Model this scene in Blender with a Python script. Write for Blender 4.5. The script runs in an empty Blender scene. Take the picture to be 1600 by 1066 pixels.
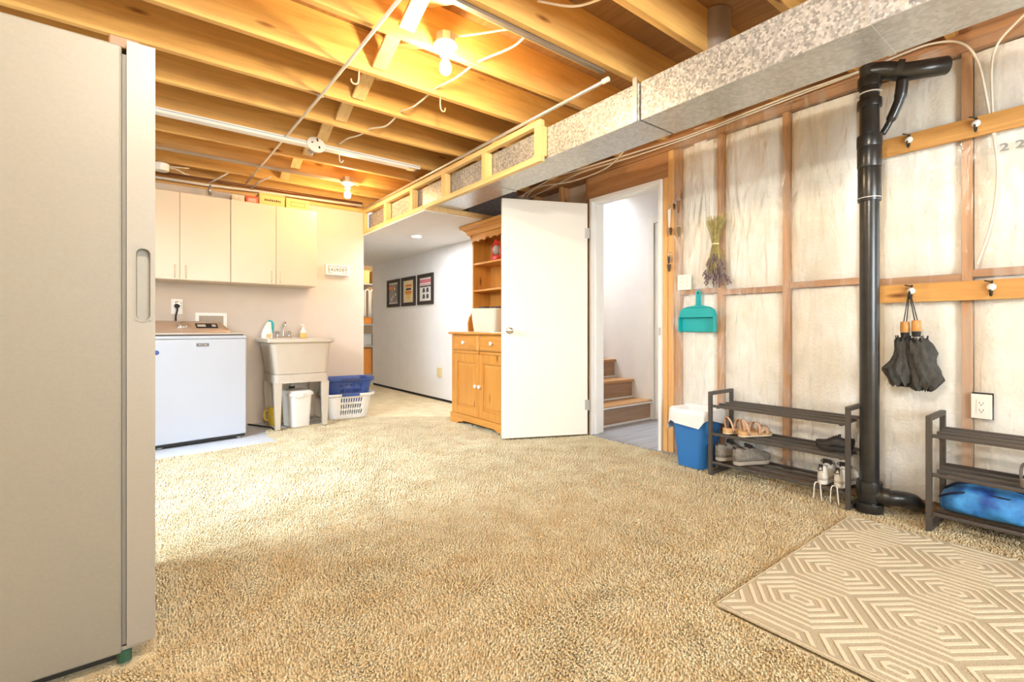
import bpy, bmesh, math, random
import numpy as np
from mathutils import Vector, Matrix, noise as mnoise
random.seed(7)
PI = math.pi
scene = bpy.context.scene
COL = scene.collection

# ------------------------------------------------------------------ camera, world, big lights, exposure
cam_d = bpy.data.cameras.new('camera')
cam_d.sensor_width = 36.0
cam_d.lens = 755.0 / 1600.0 * 36.0
cam_d.shift_y = -20.0 / 1600.0
cam_d.clip_start = 0.05
cam = bpy.data.objects.new('camera', cam_d)
COL.objects.link(cam)
cam.location = (0, 0, 0.945)
cam.rotation_euler = (math.radians(90), 0, math.radians(-37.75))
scene.camera = cam

scene.view_settings.view_transform = 'Standard'
scene.view_settings.look = 'None'
scene.view_settings.exposure = 0.62
scene.view_settings.gamma = 1.0
scene.view_settings.use_curve_mapping = False

world = bpy.data.worlds.new('world')
scene.world = world
world.use_nodes = True
world.node_tree.nodes['Background'].inputs[0].default_value = (0.80, 0.88, 1.0, 1)
world.node_tree.nodes['Background'].inputs[1].default_value = 1.0

def area(name, loc, target, sx, sy, watts, col):
    d = bpy.data.lights.new(name, 'AREA')
    d.shape = 'RECTANGLE'; d.size = sx; d.size_y = sy; d.energy = watts; d.color = col
    o = bpy.data.objects.new(name, d); COL.objects.link(o)
    o.location = loc
    o.rotation_euler = (Vector(target) - Vector(loc)).to_track_quat('-Z', 'Y').to_euler()
    return o
# daylight at the high side window left of the freezer; added fill light at the unseen rear window
ds = area('daylight_side', (-1.36, 3.20, 1.75), (0.85, 3.50, 0.0), 2.0, 0.74, 66, (0.68, 0.84, 1.0))
ds.data.spread = math.radians(88)
area('rear_fill_light', (1.3, -2.45, 1.45), (2.2, 2.0, 1.0), 1.9, 1.2, 100, (0.90, 0.97, 1.0))
# lit upstairs hall above the stairwell
area('stair_hall_light', (3.80, 4.6, 3.55), (3.75, 3.4, 0.0), 0.7, 1.4, 70, (0.90, 0.95, 1.0))

# ------------------------------------------------------------------ materials
MATS = {}
def _nodes(name):
    m = bpy.data.materials.new(name); m.use_nodes = True
    nt = m.node_tree
    return m, nt, nt.nodes['Principled BSDF']
def _coords(nt, scale, rand=True):
    tc = nt.nodes.new('ShaderNodeTexCoord'); mp = nt.nodes.new('ShaderNodeMapping')
    mp.inputs['Scale'].default_value = scale
    nt.links.new(tc.outputs['Object'], mp.inputs['Vector'])
    if rand:
        oi = nt.nodes.new('ShaderNodeObjectInfo'); mu = nt.nodes.new('ShaderNodeVectorMath'); mu.operation = 'MULTIPLY'
        cb = nt.nodes.new('ShaderNodeCombineXYZ')
        for i in range(3): nt.links.new(oi.outputs['Random'], cb.inputs[i])
        nt.links.new(cb.outputs[0], mu.inputs[0]); mu.inputs[1].default_value = (37.0, 19.0, 53.0)
        nt.links.new(mu.outputs[0], mp.inputs['Location'])
    return mp.outputs[0]
def lerpc(c, k): return tuple(min(1, max(0, x * k)) for x in c)
def mk(name, col, rough=0.5, metal=0.0, var=0.06, scale=6.0, bump=0.0, bscale=60.0, stretch=(1, 1, 1), spec=0.5, detail=3.0, col2=None, alpha=None, trans=0, emit=None, coat=0, sheen=0, sss=0):
    if name in MATS: return MATS[name]
    m, nt, p = _nodes(name)
    L = nt.links.new
    v = _coords(nt, stretch)
    n = nt.nodes.new('ShaderNodeTexNoise'); n.inputs['Scale'].default_value = scale; n.inputs['Detail'].default_value = detail
    L(v, n.inputs['Vector'])
    r = nt.nodes.new('ShaderNodeValToRGB')
    a = col if col2 else lerpc(col, 1 - var); b = col2 if col2 else lerpc(col, 1 + var)
    r.color_ramp.elements[0].position = 0.3; r.color_ramp.elements[1].position = 0.7
    r.color_ramp.elements[0].color = (*a, 1); r.color_ramp.elements[1].color = (*b, 1)
    L(n.outputs['Fac'], r.inputs['Fac']); L(r.outputs[0], p.inputs['Base Color'])
    p.inputs['Roughness'].default_value = rough; p.inputs['Metallic'].default_value = metal
    p.inputs['Specular IOR Level'].default_value = spec
    p.inputs['Coat Weight'].default_value = coat
    if sheen: p.inputs['Sheen Weight'].default_value = sheen
    if trans: p.inputs['Transmission Weight'].default_value = trans
    if bump:
        n2 = nt.nodes.new('ShaderNodeTexNoise'); n2.inputs['Scale'].default_value = bscale; n2.inputs['Detail'].default_value = 4
        L(v, n2.inputs['Vector'])
        bp = nt.nodes.new('ShaderNodeBump'); bp.inputs['Strength'].default_value = bump; bp.inputs['Distance'].default_value = 0.01
        L(n2.outputs['Fac'], bp.inputs['Height']); L(bp.outputs[0], p.inputs['Normal'])
    if emit:
        p.inputs['Emission Color'].default_value = (*emit[0], 1); p.inputs['Emission Strength'].default_value = emit[1]
    MATS[name] = m
    return m
def wood(name, light, dark, axis='X', rough=0.55, knots=True, gs=1.0, coat=0.0, bump=0.15):
    if name in MATS: return MATS[name]
    m, nt, p = _nodes(name); L = nt.links.new
    s = {'X': (1.1, 16, 16), 'Y': (16, 1.1, 16), 'Z': (16, 16, 1.1)}[axis]
    v = _coords(nt, tuple(k * gs for k in s))
    n = nt.nodes.new('ShaderNodeTexNoise'); n.inputs['Scale'].default_value = 1.6; n.inputs['Detail'].default_value = 6; n.inputs['Roughness'].default_value = 0.62; n.inputs['Distortion'].default_value = 0.6
    L(v, n.inputs['Vector'])
    r = nt.nodes.new('ShaderNodeValToRGB')
    r.color_ramp.elements[0].position = 0.28; r.color_ramp.elements[1].position = 0.62
    r.color_ramp.elements[0].color = (*dark, 1); r.color_ramp.elements[1].color = (*light, 1)
    L(n.outputs['Fac'], r.inputs['Fac'])
    out = r.outputs[0]
    if knots:
        k = {'X': (1.3, 5, 5), 'Y': (5, 1.3, 5), 'Z': (5, 5, 1.3)}[axis]
        v2 = _coords(nt, tuple(q * gs for q in k))
        vo = nt.nodes.new('ShaderNodeTexVoronoi'); vo.inputs['Scale'].default_value = 1.5
        L(v2, vo.inputs['Vector'])
        rr = nt.nodes.new('ShaderNodeValToRGB')
        rr.color_ramp.elements[0].position = 0.05; rr.color_ramp.elements[1].position = 0.13
        rr.color_ramp.elements[0].color = (0.32, 0.18, 0.1, 1); rr.color_ramp.elements[1].color = (1, 1, 1, 1)
        L(vo.outputs['Distance'], rr.inputs['Fac'])
        mx = nt.nodes.new('ShaderNodeMix'); mx.data_type = 'RGBA'; mx.blend_type = 'MULTIPLY'; mx.inputs['Factor'].default_value = 1
        L(out, mx.inputs['A']); L(rr.outputs[0], mx.inputs['B']); out = mx.outputs['Result']
    L(out, p.inputs['Base Color'])
    p.inputs['Roughness'].default_value = rough; p.inputs['Coat Weight'].default_value = coat
    bp = nt.nodes.new('ShaderNodeBump'); bp.inputs['Strength'].default_value = bump; bp.inputs['Distance'].default_value = 0.004
    L(n.outputs['Fac'], bp.inputs['Height']); L(bp.outputs[0], p.inputs['Normal'])
    MATS[name] = m
    return m
def spangle(name, lo, hi, scale, rough, metal):
    m, nt, p = _nodes(name); L = nt.links.new
    v = _coords(nt, (1, 1, 1), False)
    vo = nt.nodes.new('ShaderNodeTexVoronoi'); vo.inputs['Scale'].default_value = scale; L(v, vo.inputs['Vector'])
    n = nt.nodes.new('ShaderNodeTexNoise'); n.inputs['Scale'].default_value = 4; L(v, n.inputs['Vector'])
    sp = nt.nodes.new('ShaderNodeSeparateColor'); L(vo.outputs['Color'], sp.inputs[0])
    ad = nt.nodes.new('ShaderNodeMath'); ad.operation = 'MULTIPLY_ADD'; ad.inputs[1].default_value = 0.72; L(sp.outputs[0], ad.inputs[0])
    mu = nt.nodes.new('ShaderNodeMath'); mu.operation = 'MULTIPLY'; mu.inputs[1].default_value = 0.28; L(n.outputs['Fac'], mu.inputs[0]); L(mu.outputs[0], ad.inputs[2])
    r = nt.nodes.new('ShaderNodeValToRGB'); r.color_ramp.elements[0].color = (*lo, 1); r.color_ramp.elements[1].color = (*hi, 1)
    L(ad.outputs[0], r.inputs['Fac']); L(r.outputs[0], p.inputs['Base Color'])
    p.inputs['Roughness'].default_value = rough; p.inputs['Metallic'].default_value = metal
    MATS[name] = m
    return m

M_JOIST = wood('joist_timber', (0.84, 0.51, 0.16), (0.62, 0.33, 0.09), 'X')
M_JOISTY = wood('frame_timber_y', (0.85, 0.62, 0.30), (0.70, 0.45, 0.17), 'Y', knots=False)
M_JOISTZ = wood('frame_timber_z', (0.85, 0.60, 0.28), (0.72, 0.45, 0.17), 'Z', knots=False)
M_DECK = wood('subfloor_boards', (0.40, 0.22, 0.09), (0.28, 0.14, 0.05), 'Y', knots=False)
M_STUD = wood('stud_timber', (0.58, 0.31, 0.13), (0.40, 0.19, 0.07), 'Z')
M_STUDY = wood('plate_timber', (0.50, 0.26, 0.11), (0.33, 0.15, 0.06), 'Y')
M_TRIMMER = wood('trimmer_timber', (0.76, 0.44, 0.16), (0.60, 0.30, 0.09), 'Z', knots=False)
M_RAIL = wood('rail_timber', (0.70, 0.38, 0.11), (0.52, 0.25, 0.06), 'Y')
M_PINE = wood('varnished_pine', (0.62, 0.28, 0.05), (0.50, 0.20, 0.03), 'Z', rough=0.35, coat=0.25)
M_PINEY = wood('varnished_pine_y', (0.64, 0.29, 0.055), (0.52, 0.21, 0.032), 'Y', rough=0.35, coat=0.25, knots=False)
M_STAIR = wood('stair_wood', (0.54, 0.29, 0.12), (0.36, 0.18, 0.07), 'X', rough=0.35, knots=False)
M_RISER = wood('riser_wood', (0.42, 0.27, 0.17), (0.30, 0.18, 0.11), 'X', rough=0.45, knots=False)
M_VINYL = wood('landing_vinyl', (0.36, 0.36, 0.37), (0.22, 0.22, 0.24), 'X', rough=0.4, knots=False)
M_GALV = spangle('galvanised_spangle', (0.17, 0.175, 0.18), (0.68, 0.69, 0.70), 95, 0.42, 0.35)
M_GALVB = spangle('galvanised_dull', (0.42, 0.43, 0.43), (0.62, 0.63, 0.63), 60, 0.34, 0.55)
M_WALL = mk('wall_paint', (0.66, 0.575, 0.48), 0.75, var=0.02, bump=0.05, bscale=250)
M_CORR = mk('corridor_paint', (0.80, 0.80, 0.80), 0.7, var=0.02, bump=0.05, bscale=250)
M_WHITE = mk('white_gloss_paint', (0.84, 0.83, 0.80), 0.4, var=0.015)
M_DOOR = mk('door_paint', (0.83, 0.79, 0.70), 0.45, var=0.015, scale=2)
M_CAB = mk('cabinet_laminate', (0.74, 0.62, 0.45), 0.3, var=0.01)
M_APPL = mk('appliance_white', (0.52, 0.56, 0.63), 0.28, var=0.01)
M_FRIDGE = mk('fridge_enamel', (0.265, 0.250, 0.205), 0.45, var=0.03, scale=120, bump=0.05, bscale=500)
M_FRIDGED = mk('fridge_door_enamel', (0.32, 0.302, 0.255), 0.4, var=0.02, scale=120)
M_BLACK = mk('black_rubber', (0.015, 0.015, 0.014), 0.6, var=0.2)
M_ABS = mk('black_pipe', (0.022, 0.022, 0.021), 0.28, var=0.25, scale=20, spec=0.6)
M_RACK = mk('dark_metal', (0.085, 0.075, 0.066), 0.5, var=0.08, metal=0.2)
M_CHROME = mk('chrome', (0.80, 0.80, 0.80), 0.16, metal=1.0, var=0.02)
M_BRASS = mk('dull_brass', (0.60, 0.42, 0.16), 0.4, metal=0.8, var=0.1)
M_PLATE = mk('plate_plastic', (0.85, 0.83, 0.77), 0.35, var=0.01)
M_TUB = mk('tub_plastic', (0.56, 0.485, 0.385), 0.42, var=0.03, bump=0.03, bscale=80)
M_WPLAST = mk('white_plastic', (0.85, 0.84, 0.80), 0.4, var=0.015)
M_BLUE = mk('blue_plastic', (0.03, 0.18, 0.50), 0.4, var=0.05)
M_NAVY = mk('navy_plastic', (0.035, 0.08, 0.30), 0.35, var=0.05)
M_TEAL = mk('teal_plastic', (0.005, 0.38, 0.40), 0.4, var=0.04)
M_LINER = mk('bin_liner', (0.86, 0.87, 0.88), 0.35, var=0.04, bump=0.4, bscale=25)
M_CONC = mk('painted_concrete', (0.60, 0.63, 0.68), 0.35, var=0.04, scale=3)
M_PORC = mk('porcelain', (0.90, 0.88, 0.84), 0.25, var=0.01)
M_CABLE = mk('cable_sheath', (0.80, 0.74, 0.62), 0.5, var=0.03)
M_STEEL = mk('grey_steel', (0.55, 0.53, 0.50), 0.35, metal=0.7, var=0.05)
M_BULB = mk('lit_bulb', (1, 0.9, 0.7), 0.3, emit=((1.0, 0.75, 0.42), 620.0))
M_BULB_FILL = mk('lit_bulb_fill', (1, 0.9, 0.7), 0.3, emit=((1.0, 0.94, 0.82), 1600.0))
M_BULB_DIM = mk('lit_bulb_dim', (1, 0.9, 0.7), 0.3, emit=((1.0, 0.64, 0.28), 330.0))
M_DOWN = mk('lit_downlight', (1, 1, 1), 0.3, emit=((0.95, 0.97, 1.0), 520.0))
M_DARK = mk('dark_void', (0.03, 0.025, 0.02), 0.9, var=0.2)

def mat_batt():
    m, nt, p = _nodes('insulation_batt'); L = nt.links.new
    v = _coords(nt, (1, 1, 1))
    n = nt.nodes.new('ShaderNodeTexNoise'); n.inputs['Scale'].default_value = 4.5; n.inputs['Detail'].default_value = 7; L(v, n.inputs['Vector'])
    r = nt.nodes.new('ShaderNodeValToRGB'); r.color_ramp.elements[0].position = 0.3; r.color_ramp.elements[1].position = 0.66
    r.color_ramp.elements[0].color = (0.82, 0.80, 0.70, 1); r.color_ramp.elements[1].color = (0.96, 0.955, 0.92, 1)
    L(n.outputs['Fac'], r.inputs['Fac']); L(r.outputs[0], p.inputs['Base Color'])
    p.inputs['Roughness'].default_value = 0.95
    b = nt.nodes.new('ShaderNodeBump'); b.inputs['Strength'].default_value = 0.5; b.inputs['Distance'].default_value = 0.01
    n2 = nt.nodes.new('ShaderNodeTexNoise'); n2.inputs['Scale'].default_value = 60; n2.inputs['Detail'].default_value = 5; L(v, n2.inputs['Vector'])
    L(n2.outputs['Fac'], b.inputs['Height']); L(b.outputs[0], p.inputs['Normal'])
    return m
M_BATT = mat_batt()
def mat_poly():
    m = bpy.data.materials.new('vapour_barrier_film'); m.use_nodes = True; nt = m.node_tree; nt.nodes.clear(); L = nt.links.new
    o = nt.nodes.new('ShaderNodeOutputMaterial'); tr = nt.nodes.new('ShaderNodeBsdfTransparent'); gl = nt.nodes.new('ShaderNodeBsdfGlossy'); df = nt.nodes.new('ShaderNodeBsdfDiffuse')
    gl.inputs['Roughness'].default_value = 0.17
    df.inputs['Color'].default_value = (0.9, 0.9, 0.86, 1)
    m1 = nt.nodes.new('ShaderNodeMixShader'); m2 = nt.nodes.new('ShaderNodeMixShader')
    v = _coords(nt, (1, 1.3, 0.30), False)
    n = nt.nodes.new('ShaderNodeTexNoise'); n.inputs['Scale'].default_value = 9; n.inputs['Detail'].default_value = 5; n.inputs['Distortion'].default_value = 1.5; L(v, n.inputs['Vector'])
    b = nt.nodes.new('ShaderNodeBump'); b.inputs['Strength'].default_value = 0.6; b.inputs['Distance'].default_value = 0.03
    L(b.outputs[0], gl.inputs['Normal'])
    fr = nt.nodes.new('ShaderNodeFresnel'); fr.inputs['IOR'].default_value = 1.5; L(b.outputs[0], fr.inputs['Normal'])
    n5 = nt.nodes.new('ShaderNodeTexNoise'); n5.inputs['Scale'].default_value = 3.2; n5.inputs['Detail'].default_value = 2.5; n5.inputs['Distortion'].default_value = 0.9  # whiter veil streaks paint in the highlights of the film's wrinkles
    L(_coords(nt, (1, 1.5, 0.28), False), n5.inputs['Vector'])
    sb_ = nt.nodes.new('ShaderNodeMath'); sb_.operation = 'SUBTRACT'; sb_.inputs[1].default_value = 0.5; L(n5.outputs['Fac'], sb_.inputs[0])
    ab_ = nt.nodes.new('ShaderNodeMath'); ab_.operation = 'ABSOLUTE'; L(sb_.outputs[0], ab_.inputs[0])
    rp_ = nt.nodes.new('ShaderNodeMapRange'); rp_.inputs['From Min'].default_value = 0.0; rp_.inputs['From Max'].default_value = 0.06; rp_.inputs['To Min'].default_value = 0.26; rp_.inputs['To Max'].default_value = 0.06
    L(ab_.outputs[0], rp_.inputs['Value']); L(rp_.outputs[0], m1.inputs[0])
    L(n.outputs['Fac'], b.inputs['Height'])
    L(tr.outputs[0], m1.inputs[1]); L(df.outputs[0], m1.inputs[2])
    mlt = nt.nodes.new('ShaderNodeMath'); mlt.operation = 'MINIMUM'; mlt.inputs[1].default_value = 0.45; L(fr.outputs[0], mlt.inputs[0]); L(mlt.outputs[0], m2.inputs[0]); L(m1.outputs[0], m2.inputs[1]); L(gl.outputs[0], m2.inputs[2]); L(m2.outputs[0], o.inputs['Surface'])
    return m
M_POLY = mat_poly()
def mat_carpet():
    m, nt, p = _nodes('carpet_pile'); L = nt.links.new
    v = _coords(nt, (1, 1, 1), False)
    n = nt.nodes.new('ShaderNodeTexNoise'); n.inputs['Scale'].default_value = 170; n.inputs['Detail'].default_value = 3; L(v, n.inputs['Vector'])
    n3 = nt.nodes.new('ShaderNodeTexNoise'); n3.inputs['Scale'].default_value = 7; n3.inputs['Detail'].default_value = 5; L(v, n3.inputs['Vector'])
    mm = nt.nodes.new('ShaderNodeMath'); mm.operation = 'MULTIPLY_ADD'; mm.inputs[1].default_value = 0.55; L(n3.outputs['Fac'], mm.inputs[0])
    m4 = nt.nodes.new('ShaderNodeMath'); m4.operation = 'MULTIPLY'; m4.inputs[1].default_value = 0.45; L(n.outputs['Fac'], m4.inputs[0]); L(m4.outputs[0], mm.inputs[2])
    r = nt.nodes.new('ShaderNodeValToRGB'); r.color_ramp.elements[0].position = 0.36; r.color_ramp.elements[1].position = 0.60
    r.color_ramp.elements[0].color = (0.83, 0.635, 0.345, 1); r.color_ramp.elements[1].color = (1.0, 0.875, 0.59, 1)
    L(mm.outputs[0], r.inputs['Fac']); L(r.outputs[0], p.inputs['Base Color'])
    p.inputs['Roughness'].default_value = 1.0; p.inputs['Specular IOR Level'].default_value = 0.05; p.inputs['Sheen Weight'].default_value = 0.15
    b = nt.nodes.new('ShaderNodeBump'); b.inputs['Strength'].default_value = 1.0; b.inputs['Distance'].default_value = 0.012
    L(n.outputs['Fac'], b.inputs['Height']); L(b.outputs[0], p.inputs['Normal'])
    return m
M_CARPET = mat_carpet()

# ------------------------------------------------------------------ mesh helpers
class B:
    def __init__(s): s.v = []; s.f = []
    def add(s, vs, fs):
        o = len(s.v); s.v += [tuple(p) for p in vs]; s.f += [tuple(i + o for i in q) for q in fs]; return s
    def box(s, x0, x1, y0, y1, z0, z1):
        vs = [(x, y, z) for x in (x0, x1) for y in (y0, y1) for z in (z0, z1)]
        return s.add(vs, [(0, 1, 3, 2), (4, 6, 7, 5), (0, 4, 5, 1), (2, 3, 7, 6), (0, 2, 6, 4), (1, 5, 7, 3)])
    def bar(s, p, q, w, h, up=(0, 0, 1), w2=None, h2=None):
        p = Vector(p); q = Vector(q); d = (q - p).normalized(); up = Vector(up)
        a = d.cross(up)
        if a.length < 1e-5: a = d.cross(Vector((1, 0, 0)))
        a.normalize(); b = a.cross(d)
        w2 = w if w2 is None else w2; h2 = h if h2 is None else h2
        vs = []
        for c, ww, hh in ((p, w, h), (q, w2, h2)):
            for i, j in ((-1, -1), (1, -1), (1, 1), (-1, 1)): vs.append(c + a * i * ww / 2 + b * j * hh / 2)
        return s.add(vs, [(3, 2, 1, 0), (4, 5, 6, 7), (0, 1, 5, 4), (1, 2, 6, 5), (2, 3, 7, 6), (3, 0, 4, 7)])
    def loft(s, rings, cap0=True, cap1=True, closed=True):
        n = len(rings[0]); o = len(s.v); fs = []
        for r in rings: s.v += [tuple(p) for p in r]
        for k in range(len(rings) - 1):
            for i in range(n if closed else n - 1):
                j = (i + 1) % n
                fs.append((o + k * n + i, o + k * n + j, o + (k + 1) * n + j, o + (k + 1) * n + i))
        if cap0: fs.append(tuple(o + i for i in range(n))[::-1])
        if cap1: fs.append(tuple(o + (len(rings) - 1) * n + i for i in range(n)))
        s.f += fs; return s
    def tube(s, path, r, n=8, cap=True):
        P = [Vector(p) for p in path]; rings = []; a = None
        rr = r if isinstance(r, (list, tuple)) else [r] * len(P)
        for i, p in enumerate(P):
            d = (P[min(i + 1, len(P) - 1)] - P[max(i - 1, 0)]).normalized()
            if a is None:
                a = d.cross(Vector((0, 0, 1)))
                if a.length < 1e-3: a = d.cross(Vector((1, 0, 0)))
            else: a = a - d * a.dot(d)
            a.normalize(); b = d.cross(a)
            rings.append([p + (a * math.cos(2 * PI * k / n) + b * math.sin(2 * PI * k / n)) * rr[i] for k in range(n)])
        return s.loft(rings, cap, cap)
    def lathe(s, prof, n=20, at=(0, 0, 0), d=(0, 0, 1), cap=True):
        q = Vector((0, 0, 1)).rotation_difference(Vector(d)); at = Vector(at)
        rings = [[at + q @ Vector((r * math.cos(2 * PI * k / n), r * math.sin(2 * PI * k / n), z)) for k in range(n)] for r, z in prof]
        return s.loft(rings, cap, cap)
    def prism(s, poly, axis, a, b):
        def m(p, t): return {'x': (t, p[0], p[1]), 'y': (p[0], t, p[1]), 'z': (p[0], p[1], t)}[axis]
        return s.loft([[m(p, a) for p in poly], [m(p, b) for p in poly]])
    def ball(s, c, rx, ry, rz, n=10, m=7):
        rings = []
        for j in range(1, m):
            t = PI * j / m
            rings.append([(c[0] + rx * math.sin(t) * math.cos(2 * PI * k / n), c[1] + ry * math.sin(t) * math.sin(2 * PI * k / n), c[2] - rz * math.cos(t)) for k in range(n)])
        return s.loft(rings)
    def grid(s, xs, ys, fn, keep=None):
        nx, ny = len(xs), len(ys); o = len(s.v)
        s.v += [fn(x, y) for x in xs for y in ys]
        for i in range(nx - 1):
            for j in range(ny - 1):
                if keep is None or keep(i, j): s.f.append((o + i * ny + j, o + (i + 1) * ny + j, o + (i + 1) * ny + j + 1, o + i * ny + j + 1))
        return s
    def build(s, name, mat, parent=None, smooth=None, bevel=0, seg=2, solid=0, sub=0, loc=None, recalc=True, kind=None):
        me = bpy.data.meshes.new(name); me.from_pydata(s.v, [], s.f)
        if recalc:
            bm = bmesh.new(); bm.from_mesh(me); bmesh.ops.recalc_face_normals(bm, faces=bm.faces); bm.to_mesh(me); bm.free()
        if smooth:
            me.polygons.foreach_set('use_smooth', [True] * len(me.polygons))
            if smooth is not True: me.set_sharp_from_angle(angle=math.radians(smooth))
        me.materials.append(mat)
        o = bpy.data.objects.new(name, me); COL.objects.link(o)
        if parent: o.parent = parent
        if loc: o.location = loc
        if solid:
            md = o.modifiers.new('thick', 'SOLIDIFY'); md.thickness = solid; md.offset = 0
        if bevel:
            md = o.modifiers.new('bevel', 'BEVEL'); md.width = bevel; md.segments = seg; md.limit_method = 'ANGLE'; md.angle_limit = math.radians(40)
        if sub:
            md = o.modifiers.new('sub', 'SUBSURF'); md.levels = sub; md.render_levels = sub
        if kind: o['kind'] = kind
        return o
def tag(o, label, cat, group=None, kind=None):
    o['label'] = label; o['category'] = cat
    if group: o['group'] = group
    if kind: o['kind'] = kind
    return o
def thing(name, label, cat, loc=(0, 0, 0), rz=0, group=None, rot=None):
    o = bpy.data.objects.new(name, None); COL.objects.link(o); o.empty_display_size = 0.05
    o.location = loc; o.rotation_euler = rot if rot else (0, 0, rz)
    return tag(o, label, cat, group)
def struct(o, label=None, cat=None):
    o['kind'] = 'structure'
    if label: o['label'] = label
    if cat: o['category'] = cat
    return o
def clone(o, parent=None):
    c = o.copy(); COL.objects.link(c)
    if parent: c.parent = parent
    for ch in list(o.children): clone(ch, c)
    return c
def box(name, mat, parent, x0, x1, y0, y1, z0, z1, bevel=0.0, **k):
    return B().box(x0, x1, y0, y1, z0, z1).build(name, mat, parent, bevel=bevel, **k)
def text(body, size, mat, parent, M, name='lettering', depth=0.0006, sx=1.0):
    cu = bpy.data.curves.new('t', 'FONT'); cu.body = body; cu.size = size; cu.extrude = depth; cu.offset = size * 0.02; cu.align_x = 'CENTER'; cu.align_y = 'CENTER'
    ob = bpy.data.objects.new('t', cu); COL.objects.link(ob)
    bpy.context.view_layer.update()
    me = bpy.data.meshes.new_from_object(ob.evaluated_get(bpy.context.evaluated_depsgraph_get()))
    bpy.data.objects.remove(ob); bpy.data.curves.remove(cu)
    me.transform(Matrix.Diagonal((sx, 1, 1, 1))); me.transform(M)
    me.materials.clear(); me.materials.append(mat); me.name = name
    o = bpy.data.objects.new(name, me); COL.objects.link(o)
    if parent: o.parent = parent
    return o
def vnoise(x, y, seed=0):
    """smooth value noise on numpy arrays"""
    rs = np.random.RandomState(seed); T = rs.rand(256, 256)
    xi = np.floor(x).astype(int); yi = np.floor(y).astype(int); fx = x - xi; fy = y - yi
    fx = fx * fx * (3 - 2 * fx); fy = fy * fy * (3 - 2 * fy)
    g = lambda a, b: T[a % 256, b % 256]
    return (g(xi, yi) * (1 - fx) + g(xi + 1, yi) * fx) * (1 - fy) + (g(xi, yi + 1) * (1 - fx) + g(xi + 1, yi + 1) * fx) * fy
def rrect(w, h, r, n=5, cx=0, cy=0):
    pts = []
    for qx, qy, a0 in ((1, 1, 0), (-1, 1, 90), (-1, -1, 180), (1, -1, 270)):
        for k in range(n + 1):
            a = math.radians(a0 + 90 * k / n)
            pts.append((cx + qx * (w / 2 - r) + r * math.cos(a), cy + qy * (h / 2 - r) + r * math.sin(a)))
    return pts
FACE_MX = Matrix(((0, 0, -1, 0), (-1, 0, 0, 0), (0, 1, 0, 0), (0, 0, 0, 1)))   # text facing -X
FACE_MY = Matrix(((1, 0, 0, 0), (0, 0, -1, 0), (0, 1, 0, 0), (0, 0, 0, 1)))    # text facing -Y
def TM(loc, base): return Matrix.Translation(loc) @ base

# ================================================================== STRUCTURE
XW = 3.22      # face of the studs of the right wall
YB = 5.43      # laundry back wall
XC = 3.15      # corridor wall
ZJ = 2.40      # underside of joists
ZD = 2.635     # underside of subfloor

# ---- floor slab
fl = struct(box('floor', M_CONC, None, -1.45, 4.4, -2.6, 9.4, -0.12, -0.014))
# ---- landing floor
fl2 = struct(box('floor_landing', M_VINYL, None, 3.172, 4.30, 1.7, 5.2, -0.0135, -0.006))
for i in range(7):
    y1 = 3.09 - i * 0.152
    box('plank', M_VINYL, fl2, 3.175, 4.225, y1 - 0.1505, y1, -0.0055, 0.0, bevel=0.0008)

# ---- ceiling: subfloor, joists, bridging
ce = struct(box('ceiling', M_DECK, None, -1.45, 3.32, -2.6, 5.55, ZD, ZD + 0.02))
JY = [1.385, 1.79, 2.235, 2.665, 3.095, 3.50, 3.96, 4.37, 4.79, 5.20]
JY = [-2.45, -2.0, -1.55, -1.12, -0.71, -0.29, 0.13, 0.55, 0.965] + JY
jm = None
for y in JY:
    if jm is None:
        jo = B().box(-1.45, 3.30, 0, 0.038, ZJ, ZD).build('joist', M_JOIST, ce, bevel=0.003, loc=(0, y, 0)); jm = jo
    else:
        jo = jm.copy(); COL.objects.link(jo); jo.location = (0, y, 0)
box('rim_joist', M_JOIST, ce, -1.45, 3.30, 5.50, 5.54, 2.312, ZD)
# diagonal cross bridging, two boards per bay
for k, (a, b) in enumerate(zip(JY[:-1], JY[1:])):
    if b < 0.5: continue
    x = 1.055 + 0.085 * (b - 2.235) if b < 3.2 else 1.15
    y0 = a + 0.038; y1 = b
    B().bar((x, y0 + 0.004, ZD - 0.03), (x, y1 - 0.012, ZJ + 0.035), 0.02, 0.080, up=(1, 0, 0)).build('bridging', M_JOISTY, ce)
    B().bar((x + 0.095, y1 - 0.004, ZD - 0.03), (x + 0.095, y0 + 0.012, ZJ + 0.035), 0.02, 0.080, up=(1, 0, 0)).build('bridging', M_JOISTY, ce)

# ---- laundry back wall with plates
wb = struct(box('wall_back', M_WALL, None, -1.45, 2.05, YB, YB + 0.11, -0.014, 2.268))
box('top_plate', M_JOIST, wb, -1.45, 2.05, YB - 0.002, YB + 0.10, 2.270, 2.310)
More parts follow.
